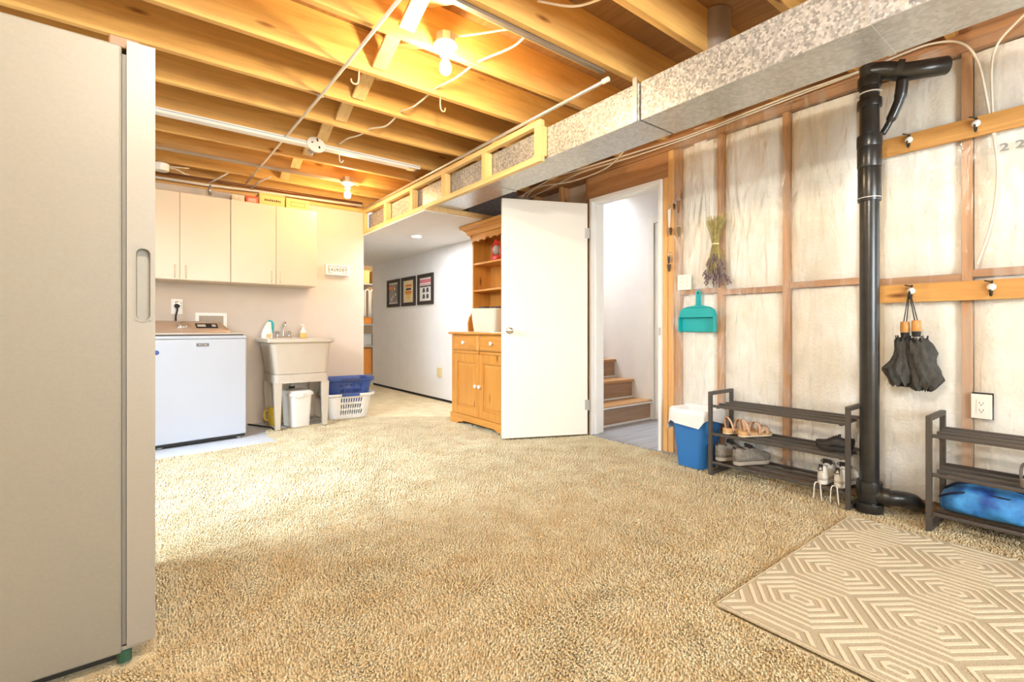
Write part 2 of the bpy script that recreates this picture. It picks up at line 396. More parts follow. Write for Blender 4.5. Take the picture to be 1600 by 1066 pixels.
# ---- left wall with a glazed side door (out of view) and rear wall with a wide window added for fill light
wl = struct(B().box(-1.45, -1.30, -2.6, 2.10, -0.014, ZJ).box(-1.45, -1.30, 4.30, YB, -0.014, ZJ).box(-1.45, -1.30, 2.10, 4.30, 2.24, ZJ).box(-1.45, -1.30, 2.10, 4.30, -0.014, 1.30).build('wall_left', M_WALL))
wr_ = struct(B().box(-1.30, 3.4, -2.6, -2.5, -0.014, 0.75).box(-1.30, 3.4, -2.6, -2.5, 2.15, ZD).box(-1.30, -1.15, -2.6, -2.5, 0.75, 2.15).box(2.15, 3.4, -2.6, -2.5, 0.75, 2.15).build('wall_rear', M_WALL))
w1 = struct(B().box(-1.43, -1.38, 2.10, 2.15, 1.30, 2.24).box(-1.43, -1.38, 4.25, 4.30, 1.30, 2.24).box(-1.43, -1.38, 2.15, 4.25, 1.30, 1.35).box(-1.43, -1.38, 2.15, 4.25, 2.19, 2.24).box(-1.43, -1.38, 3.18, 3.22, 1.35, 2.19).build('window_1', M_WHITE))
w2 = struct(B().box(-1.15, -1.08, -2.57, -2.52, 0.75, 2.15).box(2.08, 2.15, -2.57, -2.52, 0.75, 2.15).box(-1.08, 2.08, -2.57, -2.52, 0.75, 0.82).box(-1.08, 2.08, -2.57, -2.52, 2.08, 2.15).box(0.47, 0.53, -2.57, -2.52, 0.82, 2.08).build('fill_window', M_WHITE))

M_PANE = mk('window_glass', (0.95, 0.97, 0.98), 0.02, var=0.0, trans=1.0)
box('pane', M_PANE, w1, -1.407, -1.403, 2.15, 3.18, 1.35, 2.19); box('pane', M_PANE, w1, -1.407, -1.403, 3.22, 4.25, 1.35, 2.19)
box('pane', M_PANE, w2, -1.08, 0.47, -2.547, -2.543, 0.82, 2.08); box('pane', M_PANE, w2, 0.53, 2.08, -2.547, -2.543, 0.82, 2.08)

# ---- right wall: studs, plates, blocking, batts, film
SH = mk('sheathing', (0.30, 0.22, 0.14), 0.9)
wr = struct(B().box(3.345, 3.375, -2.5, 2.02, -0.014, 2.39).build('wall_right', SH))
def stud(y0, y1, z0=0.04, z1=2.305, m=M_STUD, x0=XW):
    return box('stud', m, wr, x0, 3.335, y0, y1, z0, z1, bevel=0.002)
studs = [1.783, 1.35, 0.925, 0.51, 0.09, -0.33, -0.75, -1.17, -1.60, -2.03]
for y in studs: stud(y - 0.019, y + 0.019)
stud(2.192, 2.233, 0, 2.10, M_TRIMMER, 3.20); stud(2.145, 2.190, 0.0, 2.30, M_TRIMMER, 3.205); stud(2.098, 2.142, 0.0, 2.30)
stud(2.985, 3.02, 0.0, 2.10); stud(3.024, 3.062, 0.0, 2.30)
for y in (3.40, 3.80): stud(y - 0.019, y + 0.019)
box('header', M_STUDY, wr, 3.205, 3.335, 2.192, 3.022, 2.102, 2.30, bevel=0.002)
box('bottom_plate', M_STUDY, wr, XW, 3.335, -2.5, 2.095, -0.01, 0.038)
box('top_plate', M_STUDY, wr, XW - 0.004, 3.335, -2.5, 3.94, 2.307, 2.352)
box('top_plate', M_STUDY, wr, XW - 0.002, 3.335, -2.5, 3.94, 2.354, 2.398)
box('stair_side_drywall', M_WALL, wr, 3.337, 3.349, 2.99, 5.2, 0.0, 2.39)
box('rim_joist', M_STUDY, wr, 3.303, 3.335, -2.5, 5.4, 2.399, 2.655)
edges = [2.098] + [v for y in studs for v in (y + 0.019, y - 0.019)]
bays = [(edges[i + 1], edges[i]) for i in range(0, len(edges) - 1, 2)]
def batt(y0, y1, z0, z1, seed):
    b = B(); ny, nz = 9, 15; rows = []
    ys = np.linspace(y0 + 0.004, y1 - 0.004, ny); zs = np.linspace(z0 + 0.004, z1 - 0.004, nz)
    def f(y, z):
        ey = min(y - y0, y1 - y) / 0.05; ez = min(z - z0, z1 - z) / 0.05
        e = min(1, ey) * min(1, ez)
        k = mnoise.noise((y * 7, z * 7, seed)) * 0.016 + mnoise.noise((y * 20, z * 20, seed + 5)) * 0.006
        return (3.266 - 0.038 * math.sqrt(max(0, e)) + k * e, y, z)
    b.grid(list(ys), list(zs), f)
    return b.build('insulation_batt', M_BATT, wr, smooth=True, recalc=False)
for i, (y0, y1) in enumerate(bays):
    zb = 1.195 if i % 2 == 0 else 1.178
    box('blocking', M_STUDY, wr, XW + 0.002, 3.26, y0 + 0.001, y1 - 0.001, zb, zb + 0.036)
    batt(y0, y1, 0.042, zb, i * 3.1); batt(y0, y1, zb + 0.036, 2.302, i * 5.3 + 40)
# film: crumpled translucent sheet stapled over the studs
ys = np.linspace(-1.3, 2.150, 300); zs = np.linspace(0.0, 2.36, 200)
YY, ZZ = np.meshgrid(ys, zs, indexing='ij')
d = (vnoise(YY * 5 + 0.8 * ZZ, ZZ * 2.2, 1) - .5) * 0.016 + (vnoise(YY * 22 + 6 * vnoise(YY * 2, ZZ * 2, 4), ZZ * 5, 2) - .5) * 0.007
rid = 1 - np.abs(2 * vnoise(YY * 9 + 5 * vnoise(YY * 1.5, ZZ * 1.5, 7), ZZ * 1.6 + 3 * vnoise(YY * 3, ZZ * 1.5, 9), 3) - 1)
d -= np.clip(rid - 0.72, 0, 1) ** 1.5 * 0.04
sd = np.min(np.abs(YY[None] - np.array(studs)[:, None, None]), axis=0)
pull = np.clip(sd / 0.09, 0.12, 1)
XXp = XW - 0.004 + (d - 0.012) * pull
# radiating tucks round the staples
fb = B(); fb.v = [(float(XXp[i, j]), float(YY[i, j]), float(ZZ[i, j])) for i in range(300) for j in range(200)]
fb.f = [(i * 200 + j, (i + 1) * 200 + j, (i + 1) * 200 + j + 1, i * 200 + j + 1) for i in range(299) for j in range(199)]
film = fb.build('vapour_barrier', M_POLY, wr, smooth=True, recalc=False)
# printed digits on the film
M_PRINT = mk('film_print', (0.30, 0.30, 0.28), 0.6)
text('2 2 8', 0.05, M_PRINT, film, TM((XW - 0.019, 0.325, 1.79), FACE_MX), name='print', depth=0.0004, sx=1.35)

# ---- door frame
df = struct(B().box(3.18, 3.345, 2.235, 2.262, 0, 2.095).build('trim_1', M_WHITE, bevel=0.002))
B().box(3.18, 3.345, 2.960, 2.983, 0, 2.095).build('jamb', M_WHITE, df, bevel=0.002)
B().box(3.18, 3.345, 2.262, 2.960, 2.066, 2.095).build('head_jamb', M_WHITE, df, bevel=0.002)
B().box(3.232, 3.272, 2.948, 2.960, 0, 2.066).box(3.232, 3.272, 2.262, 2.274, 0, 2.066).box(3.232, 3.272, 2.274, 2.948, 2.054, 2.066).build('door_stop', M_WHITE, df)
box('strike_plate', M_STEEL, df, 3.1785, 3.18, 2.238, 2.256, 0.89, 0.95)
# ---- door leaf, standing open
HP = Vector((3.135, 2.955)); FP = Vector((2.395, 3.285)); dw = (FP - HP); ang = math.atan2(dw.y, dw.x); W = 0.775
dr = struct(thing('door_1', 'cream flush door standing open beside the stair opening', 'door', (HP.x, HP.y, 0), ang))
# local: x along the leaf from the hinge, visible face on +y
box('leaf', M_DOOR, dr, 0.004, W, -0.035, 0.0, 0.013, 2.043, bevel=0.002)
def knob(side):
    b = B(); s = 1 if side else -1; y = 0.0 if side else -0.035
    b.lathe([(0.001, 0), (0.032, 0), (0.032, 0.004), (0.026, 0.010), (0.012, 0.014), (0.011, 0.034), (0.020, 0.040), (0.027, 0.050), (0.027, 0.060), (0.020, 0.068), (0.001, 0.070)], 24, (W - 0.06, y, 0.925), (0, s, 0))
    return b.build('door_knob', M_CHROME, dr, smooth=50)
knob(True); knob(False)
for z in (0.27, 1.78):
    B().tube([(-0.004, 0.006, z - 0.045), (-0.004, 0.006, z + 0.045)], 0.006, 10).box(-0.004, 0.03, 0.0, 0.0015, z - 0.045, z + 0.045).build('hinge', M_STEEL, dr)

# ---- stairwell
ws = struct(box('wall_stair', M_CORR, None, 4.235, 4.30, 1.7, 8.0, 0.0, 4.0))
struct(box('wall_stair_end', M_CORR, None, 3.35, 4.235, 6.0, 6.1, 0.0, 4.0))
struct(box('wall_stair_inner', M_CORR, None, 3.352, 3.375, 3.45, 6.0, 2.40, 4.0))
struct(box('wall_landing', M_CORR, None, 3.25, 4.235, 1.9, 2.0, 0.0, 2.42))
struct(box('ceiling_landing', M_CORR, None, 3.345, 4.235, 1.9, 3.50, 2.42, 2.47))
struct(box('ceiling_stair', M_CORR, None, 3.345, 4.30, 3.50, 6.1, 4.0, 4.05))
struct(box('wall_stair_header', M_CORR, None, 3.345, 4.235, 3.45, 3.50, 2.47, 4.0))
t2 = struct(box('trim_2', M_WHITE, None, 4.212, 4.235, 3.052, 3.125, 0.205, 2.1, bevel=0.003))
box('casing', M_WHITE, t2, 4.212, 4.235, 2.10, 3.052, 2.03, 2.1, bevel=0.003)
d2 = struct(box('door_2', M_WHITE, None, 4.222, 4.235, 2.12, 3.038, 0.012, 2.028, bevel=0.002), 'white door on the landing beyond the stair opening', 'door')
box('baseboard_stair', M_WHITE, None, 4.222, 4.235, 3.05, 3.10, 0.0, 0.2)['kind'] = 'structure'
st = thing('staircase', 'wooden stairs with white nosing strips seen through the open doorway', 'stairs', (3.80, 3.10, 0))
R_, G_ = 0.2, 0.243
for i in range(9):
    y = i * G_
    box('riser', M_RISER, st, -0.445, 0.43, y, y + 0.018, i * R_ + (0.0 if i == 0 else 0.002), (i + 1) * R_ - 0.032)
    td = box('tread', M_STAIR, st, -0.445, 0.43, y - 0.028, y + G_ - 0.002, (i + 1) * R_ - 0.030, (i + 1) * R_, bevel=0.006)
    box('nosing', M_WHITE if i == 0 else M_STAIR, td, -0.445, 0.43, y - 0.032, y - 0.0285, (i + 1) * R_ - 0.026, (i + 1) * R_ - 0.012)
    box('shoe_moulding', M_WHITE, st, -0.445, 0.43, y - 0.014, y - 0.001, i * R_ + 0.001, i * R_ + 0.018)

# ---- corridor
wc = struct(box('wall_corridor', M_CORR, None, XC, XC + 0.12, 3.96, 7.94, 0.022, 2.09))
struct(box('shade_gap_corridor', M_DARK, None, XC + 0.008, XC + 0.10, 3.96, 7.93, -0.012, 0.0215))  # dark strip standing in for the shaded gap below the raised drywall
cc = struct(box('ceiling_corridor', M_CORR, None, 2.042, 3.27, 3.925, 8.0, 2.004, 2.020))
struct(box('wall_corridor_left', M_CORR, None, 1.94, 2.05, 5.541, 9.3, -0.012, 2.60))
struct(box('wall_storage', mk('storage_board', (0.42, 0.30, 0.17), 0.8), None, 1.94, 4.4, 9.3, 9.4, -0.012, 2.6))
struct(box('ceiling_storage', M_DECK, None, 2.05, 4.4, 7.96, 9.3, 2.42, 2.44))
for i in range(4):
    struct(box('trim_%d' % (3 + i), M_JOIST, None, 2.05, 4.4, 8.1 + i * 0.34, 8.14 + i * 0.34, 2.22, 2.42))
box('trim_7', M_JOISTY, None, 2.042, 3.20, 3.895, 3.923, 2.012, 2.055)['kind'] = 'structure'

# ================================================================== OVERHEAD SERVICES
# ---- timber soffit frame in front of the duct
sf = thing('timber_soffit', 'pale timber ladder frame hung along the metal duct below the joists', 'frame', (2.04, 5.425, 2.02))
def sfb(n, m, y0, y1, z0, z1, x1=0.038): return box(n, m, sf, 0, x1, y0 - 5.425, y1 - 5.425, z0 - 2.02, z1 - 2.02, bevel=0.002)
sfb('bottom_rail', M_JOISTY, 2.34, 5.425, 2.021, 2.060)
sfb('top_rail', M_JOISTY, 2.34, 5.425, 2.252, 2.291)
for a, b in ((2.34, 2.40), (2.955, 3.01), (3.565, 3.62), (4.165, 4.22), (4.78, 4.83), (5.37, 5.425)):
    sfb('post', M_JOISTZ, a, b, 2.0602, 2.2518, 0.06 if a < 5 else 0.038)
# ---- duct
du = thing('supply_duct', 'rectangular galvanised metal duct running below the joists along the wall', 'duct', (2.25, 1.61, 2.05))
def dsec(y0, y1, dz=0.0, x0=2.106, x1=2.405, z0=2.05, z1=2.25):
    o = B(); L = 1.61
    s = thing_part = B().box(x0 - 2.25, x1 - 2.25, y0 - L, y1 - L, z0 - 2.05 + dz, z1 - 2.05 + dz).build('duct_section', M_GALV, du, bevel=0.002)
    B().box(x0 - 2.25 + 0.001, x1 - 2.25 - 0.001, y0 - L + 0.002, y1 - L - 0.002, z0 - 2.0515 + dz, z0 - 2.0501 + dz).build('bottom_sheet', M_GALVB, s)
    return s
dsec(-2.45, -0.65); dsec(-0.648, 0.60); dsec(0.602, 1.605); dsec(1.617, 3.06, 0.002); dsec(3.063, 4.30, 0.002); dsec(4.303, 5.42, 0.002)
for y in (0.601, -0.649, 3.061): # standing drive cleats
    B().box(-0.147, 0.158, y - 1.61 - 0.012, y - 1.61 + 0.012, -0.004, 0.0).box(-0.148, -0.1445, y - 1.61 - 0.006, y - 1.61 + 0.006, 0.0, 0.2).build('cleat', M_GALVB, du)
B().box(-0.150, -0.1446, 0.018, 0.045, 0.0, 0.235).build('flange', M_GALVB, du)
for y in (1.02, 1.34): B().box(-0.1455, -0.1442, y - 1.61 - 0.002, y - 1.61 + 0.002, 0.0, 0.2).build('seam', M_GALVB, du)
B().box(-0.155, -0.144, -1.17, -1.13, 0.02, 0.38).build('strap_hanger', M_GALVB, du)
tag(box('branch_duct', mk('dark_duct', (0.20, 0.20, 0.21), 0.6, metal=0.4, var=0.25, scale=70), None, 2.53, 3.12, 3.945, 4.30, 2.0205, 2.38, bevel=0.004), 'dark grey branch duct behind the pine hutch top', 'duct')
rd_ = thing('round_duct', 'round metal duct end peeping over the galvanised duct', 'duct', (2.45, 1.38, 2.27))
B().tube([(0, 0, 0), (0, 0, 0.36)], 0.075, 24).build('sleeve', M_STEEL, rd_, smooth=40)
B().tube([(0, 0, 0.05), (0, 0, 0.07)], 0.079, 24).build('band', M_GALVB, rd_, smooth=40)

# ---- rods, track, strips
rod = thing('metal_conduit', 'thin metal conduit crossing below all the joists towards the cabinets', 'conduit', (0.9, 3.0, 2.388))
B().tube([(0.02, -3.4, 0), (0, 0, 0), (-0.05, 2.40, -0.002)], 0.0085, 10).build('pipe', M_CABLE, rod, smooth=True)
for y in (-1.16, 0.12, 1.40): B().box(-0.018, 0.022, y - 0.008, y + 0.008, 0.004, 0.012).build('clip', M_STEEL, rod)
rod2 = thing('soffit_pipe', 'slim grey pipe lying along the top of the soffit frame', 'pipe', (2.028, 3.4, 2.304))
B().tube([(0.006, 1.95, 0.0), (0, 0, 0.0), (0, -1.61, 0.0)], 0.011, 10).build('pipe', M_STEEL, rod2, smooth=True)
B().tube([(0, -1.60, 0.0), (0, -1.64, 0.0)], 0.014, 10).build('end_fitting', M_CABLE, rod2, smooth=40)
tk = thing('ceiling_track', 'long white metal track screwed under a joist above the laundry', 'track', (1.05, 3.94, 2.378))
B().box(-1.05, 0.95, -0.016, 0.052, -0.014, 0.020).build('channel', M_WHITE, tk, bevel=0.003)
B().box(-1.04, 0.94, -0.0175, -0.0161, 0.004, 0.009).build('groove', mk('track_groove', (0.35, 0.42, 0.55), 0.4), tk)
B().box(0.84, 0.95, -0.018, 0.054, -0.020, -0.0142).build('end_bracket', M_CHROME, tk)
sp_ = thing('hanging_strip', 'flat grey-brown strip fixed under a joist beside the far bulb', 'strip', (0.95, 4.765, 2.372))
B().box(-1.0, 0.80, -0.011, 0.011, 0.0, 0.027).build('bar', mk('strip_brown', (0.36, 0.27, 0.18), 0.6), sp_, bevel=0.002)
tr_ = thing('door_track', 'dark metal sliding track fixed against a joist near the bright bulb', 'track', (1.2, 1.83, 2.385))
B().box(-1.6, 0.88, 0.0, 0.026, 0.0, 0.03).build('rail', mk('track_grey', (0.26, 0.22, 0.18), 0.5, metal=0.5), tr_)
B().box(-1.6, 0.88, 0.028, 0.045, 0.012, 0.03).build('lip', M_JOIST, tr_)
rp = thing('junction_cover', 'round white electrical cover plate hanging from the white track', 'cover plate', (1.10, 3.92, 2.375), rot=(math.radians(-18), 0, 0))
B().lathe([(0.001, 0), (0.066, 0), (0.070, 0.004), (0.068, 0.010), (0.001, 0.012)], 28, (0, 0, 0), (0, -1, 0)).build('plate', M_PORC, rp, smooth=40)
B().lathe([(0.001, 0), (0.05, 0), (0.05, 0.03), (0.001, 0.03)], 20, (0, 0.0005, 0), (0, 1, 0)).build('box', M_STEEL, rp, smooth=40)
for x, z in ((-0.03, 0.012), (0.012, 0.035), (0.010, 0.048), (0.02, -0.02)):
    B().box(x - 0.006, x + 0.006, -0.0135, -0.0121, z - (0.006 if z > 0 else 0.014), z + 0.006).build('slot', M_DARK, rp)
B().bar((-0.06, 0.01, -0.06), (-0.035, 0.0, -0.09), 0.02, 0.02).build('pull', M_STEEL, rp)
jb = thing('junction_box', 'round white junction box on the joists above the cabinet end', 'junction box', (0.16, 5.14, 2.33))
B().lathe([(0.001, -0.03), (0.050, -0.03), (0.058, -0.02), (0.058, 0.03), (0.052, 0.035), (0.001, 0.035)], 20).build('box', M_PORC, jb, smooth=40)
B().tube([(0.05, 0, 0.01), (0.10, -0.03, 0.0), (0.17, -0.03, -0.03), (0.2, 0.02, -0.02)], 0.005, 6).tube([(0.05, 0, 0.02), (0.12, -0.02, 0.02), (0.2, -0.01, 0.03)], 0.005, 6).build('cable', M_CABLE, jb, smooth=True)

# ---- bare bulbs
def bulb(loc, label, mb=None):
    t = thing('bulb_lampholder', label, 'light bulb', loc, group='bare ceiling bulbs')
    B().lathe([(0.001, 0.0), (0.048, 0.0), (0.050, 0.004), (0.050, 0.045), (0.001, 0.045)], 8).build('octagon_box', M_STEEL, t)
    B().lathe([(0.001, -0.002), (0.058, -0.002), (0.060, -0.012), (0.050, -0.022), (0.034, -0.030), (0.028, -0.044), (0.027, -0.060), (0.001, -0.060)], 24).build('lampholder', M_PORC, t, smooth=50)
    B().lathe([(0.001, -0.061), (0.013, -0.061), (0.014, -0.078), (0.024, -0.098), (0.030, -0.118), (0.029, -0.134), (0.020, -0.150), (0.001, -0.156)], 20).build('bulb', mb or M_BULB, t, smooth=True)
    return t
b1 = bulb((1.245, 2.165, 2.40), 'glowing bare bulb on a white porcelain lampholder near the room centre')
b2 = bulb((1.615, 4.70, 2.365), 'glowing bare bulb above the laundry sign', M_BULB_DIM)
b3 = bulb((0.12, 0.33, 2.40), 'added unseen bare bulb on the joists right above the viewer', M_BULB_FILL)  # out-of-view bulb added to brighten the near carpet
b4 = bulb((3.75, 8.12, 2.174), 'added unseen bare bulb inside the storage room')  # hidden bulb added to light the storage ceiling
# cables feeding the bulbs, through the joists
def cable(name, label, path, r=0.006):
    o = B().tube(path, r, 7).build(name, M_CABLE, None, smooth=True)
    return tag(o, label, 'cable')
def sag(pts, n=6):
    out = []
    for a, b in zip(pts[:-1], pts[1:]):
        for k in range(n): out.append(tuple(a[i] + (b[i] - a[i]) * k / n for i in range(3)))
    return out + [pts[-1]]
def smoothpath(pts, n=8):
    P = [Vector(p) for p in pts]; P = [P[0]] + P + [P[-1]]; out = []
    for i in range(1, len(P) - 2):
        for k in range(n):
            t = k / n
            out.append(0.5 * ((2 * P[i]) + (-P[i - 1] + P[i + 1]) * t + (2 * P[i - 1] - 5 * P[i] + 4 * P[i + 1] - P[i + 2]) * t * t + (-P[i - 1] + 3 * P[i] - 3 * P[i + 1] + P[i + 2]) * t ** 3))
    return out + [P[-2]]
cable('feed_cable', 'white cable running from the near bulb towards the metal duct', smoothpath([(1.29, 2.13, 2.44), (1.40, 2.05, 2.46), (1.52, 1.95, 2.48), (1.66, 1.86, 2.50)]))
cable('joist_cable', 'white cable sagging through the joists past the near bulb', smoothpath([(1.56, 1.845, 2.45), (1.555, 1.98, 2.42), (1.50, 2.16, 2.415), (1.49, 2.27, 2.425), (1.46, 2.42, 2.40), (1.45, 2.62, 2.42), (1.46, 2.75, 2.43), (1.43, 2.90, 2.40), (1.42, 3.06, 2.425), (1.42, 3.12, 2.42), (1.40, 3.28, 2.39), (1.36, 3.46, 2.42), (1.33, 3.6, 2.41), (1.29, 3.75, 2.42), (1.28, 3.93, 2.425)]))
cable('near_cable', 'white cable looped through the joist near the round duct', smoothpath([(1.50, 1.74, 2.50), (1.62, 1.62, 2.46), (1.70, 1.50, 2.47), (1.75, 1.42, 2.50), (1.70, 1.48, 2.52), (1.52, 1.68, 2.54), (1.45, 1.78, 2.55)]))
# ceiling hooks
def hook(loc, label, m, rz=0.0, s=1.0):
    pts = [(0, 0, 0.015 * s), (0, 0, -0.045 * s), (0.003 * s, 0, -0.060 * s)]
    for k in range(9):
        a = PI + k * PI / 8 * 1.1
        pts.append((0.022 * s + 0.020 * s * math.cos(a), 0, -0.062 * s + 0.020 * s * math.sin(a)))
    t = B().tube(pts, 0.0045 * s, 8).build('ceiling_hook', m, None, smooth=True, loc=loc)
    t.rotation_euler = (0, 0, rz)
    return tag(t, label, 'hook', 'ceiling hooks')
M_HOOK = mk('coated_hook', (0.80, 0.50, 0.30), 0.4)
hook((1.505, 2.682, 2.40), 'pale screw hook in the joist right of the near bulb', M_HOOK, 0.2)
hook((0.985, 2.682, 2.40), 'pale screw hook in the joist beside the conduit', M_HOOK, PI - 0.3)
hook((1.30, 3.98, 2.378), 'curved white hook under the white ceiling track', M_PORC, 0.4, 0.9)
# copper and plastic pipes above the cabinets
pp = thing('water_pipes', 'row of pipes running along the wall top above the cabinets', 'pipes', (1.0, 5.36, 2.33))
B().tube([(-1.0, 0, -0.035), (-0.45, 0, -0.035), (-0.1, 0, -0.02), (1.0, 0.0, 0.0)], 0.013, 10).build('pipe', M_CABLE, pp, smooth=True)
B().tube([(-1.0, 0.03, 0.02), (1.02, 0.03, 0.035)], 0.011, 10).build('pipe', mk('copper_pipe', (0.30, 0.13, 0.06), 0.4, metal=0.6), pp, smooth=True)
B().tube([(-0.46, 0, -0.035), (-0.46, 0.0, -0.12)], 0.015, 10).build('tee', M_STEEL, pp, smooth=True)
B().tube([(-0.47, -0.005, -0.02), (-0.33, -0.16, 0.07)], 0.007, 8).build('branch', M_CABLE, pp, smooth=True)
B().tube([(-0.12, -0.01, -0.015), (-0.06, -0.12, 0.05), (0.0, -0.3, 0.06)], 0.008, 8).build('branch', M_CABLE, pp, smooth=True)
# cables along the top of the right wall
for i, (dz, dx, lab) in enumerate(((0.0, 0.0, 'white cable stapled along the top of the insulated wall, lowest run'), (0.03, -0.05, 'white cable bunched above the door header, upper run'))):
    pts = [(3.14 + dx, 3.9, 2.25 + dz), (3.15 + dx, 3.4, 2.31 + dz + 0.02 * i), (3.13 + dx, 3.0, 2.335 + dz * .3), (3.17, 2.5, 2.335 + dz), (3.195, 2.0, 2.345 + dz * .5), (3.20 - 0.01 * i, 1.35, 2.37 + dz * .4), (3.20 - 0.01 * i, 0.95, 2.382)]
    if i == 0: pts += [(3.195, 0.75, 2.395), (3.19, 0.63, 2.39), (3.18, 0.525, 2.34), (3.175, 0.465, 2.225), (3.185, 0.43, 2.0), (3.20, 0.40, 1.7), (3.20, 0.42, 1.45), (3.20, 0.47, 1.25)]
    cable('wall_cable', lab, smoothpath(pts), 0.0055)
cable('drop_cable', 'white cable dropping from the joists at the far right edge', smoothpath([(3.12, 0.20, 2.42), (3.16, 0.33, 2.34), (3.185, 0.41, 2.24), (3.185, 0.415, 2.0), (3.20, 0.40, 1.72)]), 0.005)
cable('door_cable', 'loose white cable looping over the door head', smoothpath([(3.05, 3.75, 2.20), (3.0, 3.5, 2.28), (3.10, 3.1, 2.27), (3.15, 2.75, 2.31), (3.12, 2.55, 2.38)]), 0.005)

# ================================================================== BLACK DRAIN PIPE
dp = thing('drain_stack', 'glossy black plastic drain stack standing before the insulated wall', 'drain pipe', (2.995, 0.845, 0))
B().tube([(0, 0, 0.03), (0, 0, 2.30)], 0.043, 24).build('pipe', M_ABS, dp, smooth=40)
def ring(z0, z1, r): B().lathe([(0.043, z0), (r, z0), (r + 0.001, z0 + 0.004), (r + 0.001, z1 - 0.004), (r, z1), (0.043, z1)], 24).build('coupling', M_ABS, dp, smooth=40)
for z0, z1, r in ((1.60, 1.775, 0.050), (1.775, 1.88, 0.052), (1.88, 1.94, 0.054), (2.085, 2.125, 0.053), (2.19, 2.24, 0.051), (0.10, 0.155, 0.056), (0.0, 0.045, 0.060)): ring(z0, z1, r)
for z in (1.615, 2.155): B().lathe([(0.046, z), (0.0535, z), (0.0535, z + 0.003), (0.046, z + 0.003)], 24).build('print_ring', M_WPLAST, dp, smooth=40)
B().tube(smoothpath([(0, 0, 2.27), (0.02, -0.06, 2.26), (0.05, -0.13, 2.235), (0.09, -0.21, 2.23), (0.15, -0.27, 2.24)]), 0.044, 18).build('branch_elbow', M_ABS, dp, smooth=True)
B().tube([(0.035, -0.10, 2.25), (0.045, -0.125, 2.243)], 0.050, 18).build('branch_collar', M_ABS, dp, smooth=40)
B().tube(smoothpath([(0.03, -0.13, 2.19), (0.04, -0.115, 2.10), (0.04, -0.075, 2.0), (0.03, -0.045, 1.94)]), [0.026] * 8 + [0.022] * 8 + [0.015] * 8 + [0.008], 12).build('insulation_wrap', M_ABS, dp, smooth=True)
B().lathe([(0.044, 0.05), (0.052, 0.055), (0.054, 0.08), (0.052, 0.10), (0.044, 0.105)], 24).build('coupling', M_ABS, dp, smooth=40)
B().tube(smoothpath([(0.0, -0.03, 0.085), (0.0, -0.075, 0.088), (0.03, -0.12, 0.088), (0.08, -0.15, 0.075), (0.13, -0.16, 0.05)]), 0.040, 18).build('wye_arm', M_ABS, dp, smooth=True)
B().tube([(0.0, -0.062, 0.087), (0.004, -0.085, 0.088)], 0.047, 18).build('wye_collar', M_ABS, dp, smooth=40)

# ================================================================== CARPET AND RUG
def axis_pts(lo, hi, fine_lo, fine_hi, fine, coarse):
    a = list(np.arange(lo, fine_lo, coarse)) + list(np.arange(fine_lo, fine_hi, fine)) + list(np.arange(fine_hi, hi, coarse))
    return np.array(a + [hi])
cx = axis_pts(-1.29, 3.20, -0.35, 3.20, 0.0125, 0.08); cy = axis_pts(-2.45, 8.9, 0.25, 4.6, 0.0125, 0.05)
CX_, CY_ = np.meshgrid(cx, cy, indexing='ij')
h = (vnoise(CX_ * 30, CY_ * 30, 11) - .5) * 0.003 + (vnoise(CX_ * 79, CY_ * 79, 12) - .5) * 0.009 + (vnoise(CX_ * 7, CY_ * 7, 13) - .5) * 0.003
crease = 1 - np.abs(2 * vnoise(CX_ * 6 + 2 * vnoise(CX_ * 9, CY_ * 9, 21), CY_ * 6 + 2 * vnoise(CX_ * 9 + 30, CY_ * 9, 22), 14) - 1)
h -= np.clip(crease - 0.94, 0, 1) * 0.07
seam = np.clip(1 - np.abs(CX_ - 1.99 - 0.012 * np.sin(CY_ * 5)) / 0.014, 0, 1) * ((CY_ > 0.87) & (CY_ < 1.98))
h -= seam * 0.012
h = np.clip(h * 0.3 - 0.0115, -0.0130, -0.0095)
ny = len(cy)
def in_carpet(x, y):
    if x > 3.17 and 2.2 < y < 3.0: return False
    if x < 0.93 + 0.02 * math.sin(y * 9) and y > 4.33 + 0.10 * max(0, x) / 0.9: return False
    if x < 2.06 and y > 5.425: return False
    if y > 4.98 and x < 1.53: return False
    if x > 3.15 and y > 3.95: return False
    return True
cb_ = B(); cb_.v = list(zip(CX_.ravel().tolist(), CY_.ravel().tolist(), h.ravel().tolist()))
cb_.f = [(i * ny + j, (i + 1) * ny + j, (i + 1) * ny + j + 1, i * ny + j + 1) for i in range(len(cx) - 1) for j in range(ny - 1) if in_carpet(0.5 * (cx[i] + cx[i + 1]), 0.5 * (cy[j] + cy[j + 1]))]
carpet = tag(cb_.build('carpet', M_CARPET, None, smooth=True, recalc=False), 'shaggy golden beige carpet covering the basement floor', 'carpet', kind='stuff')

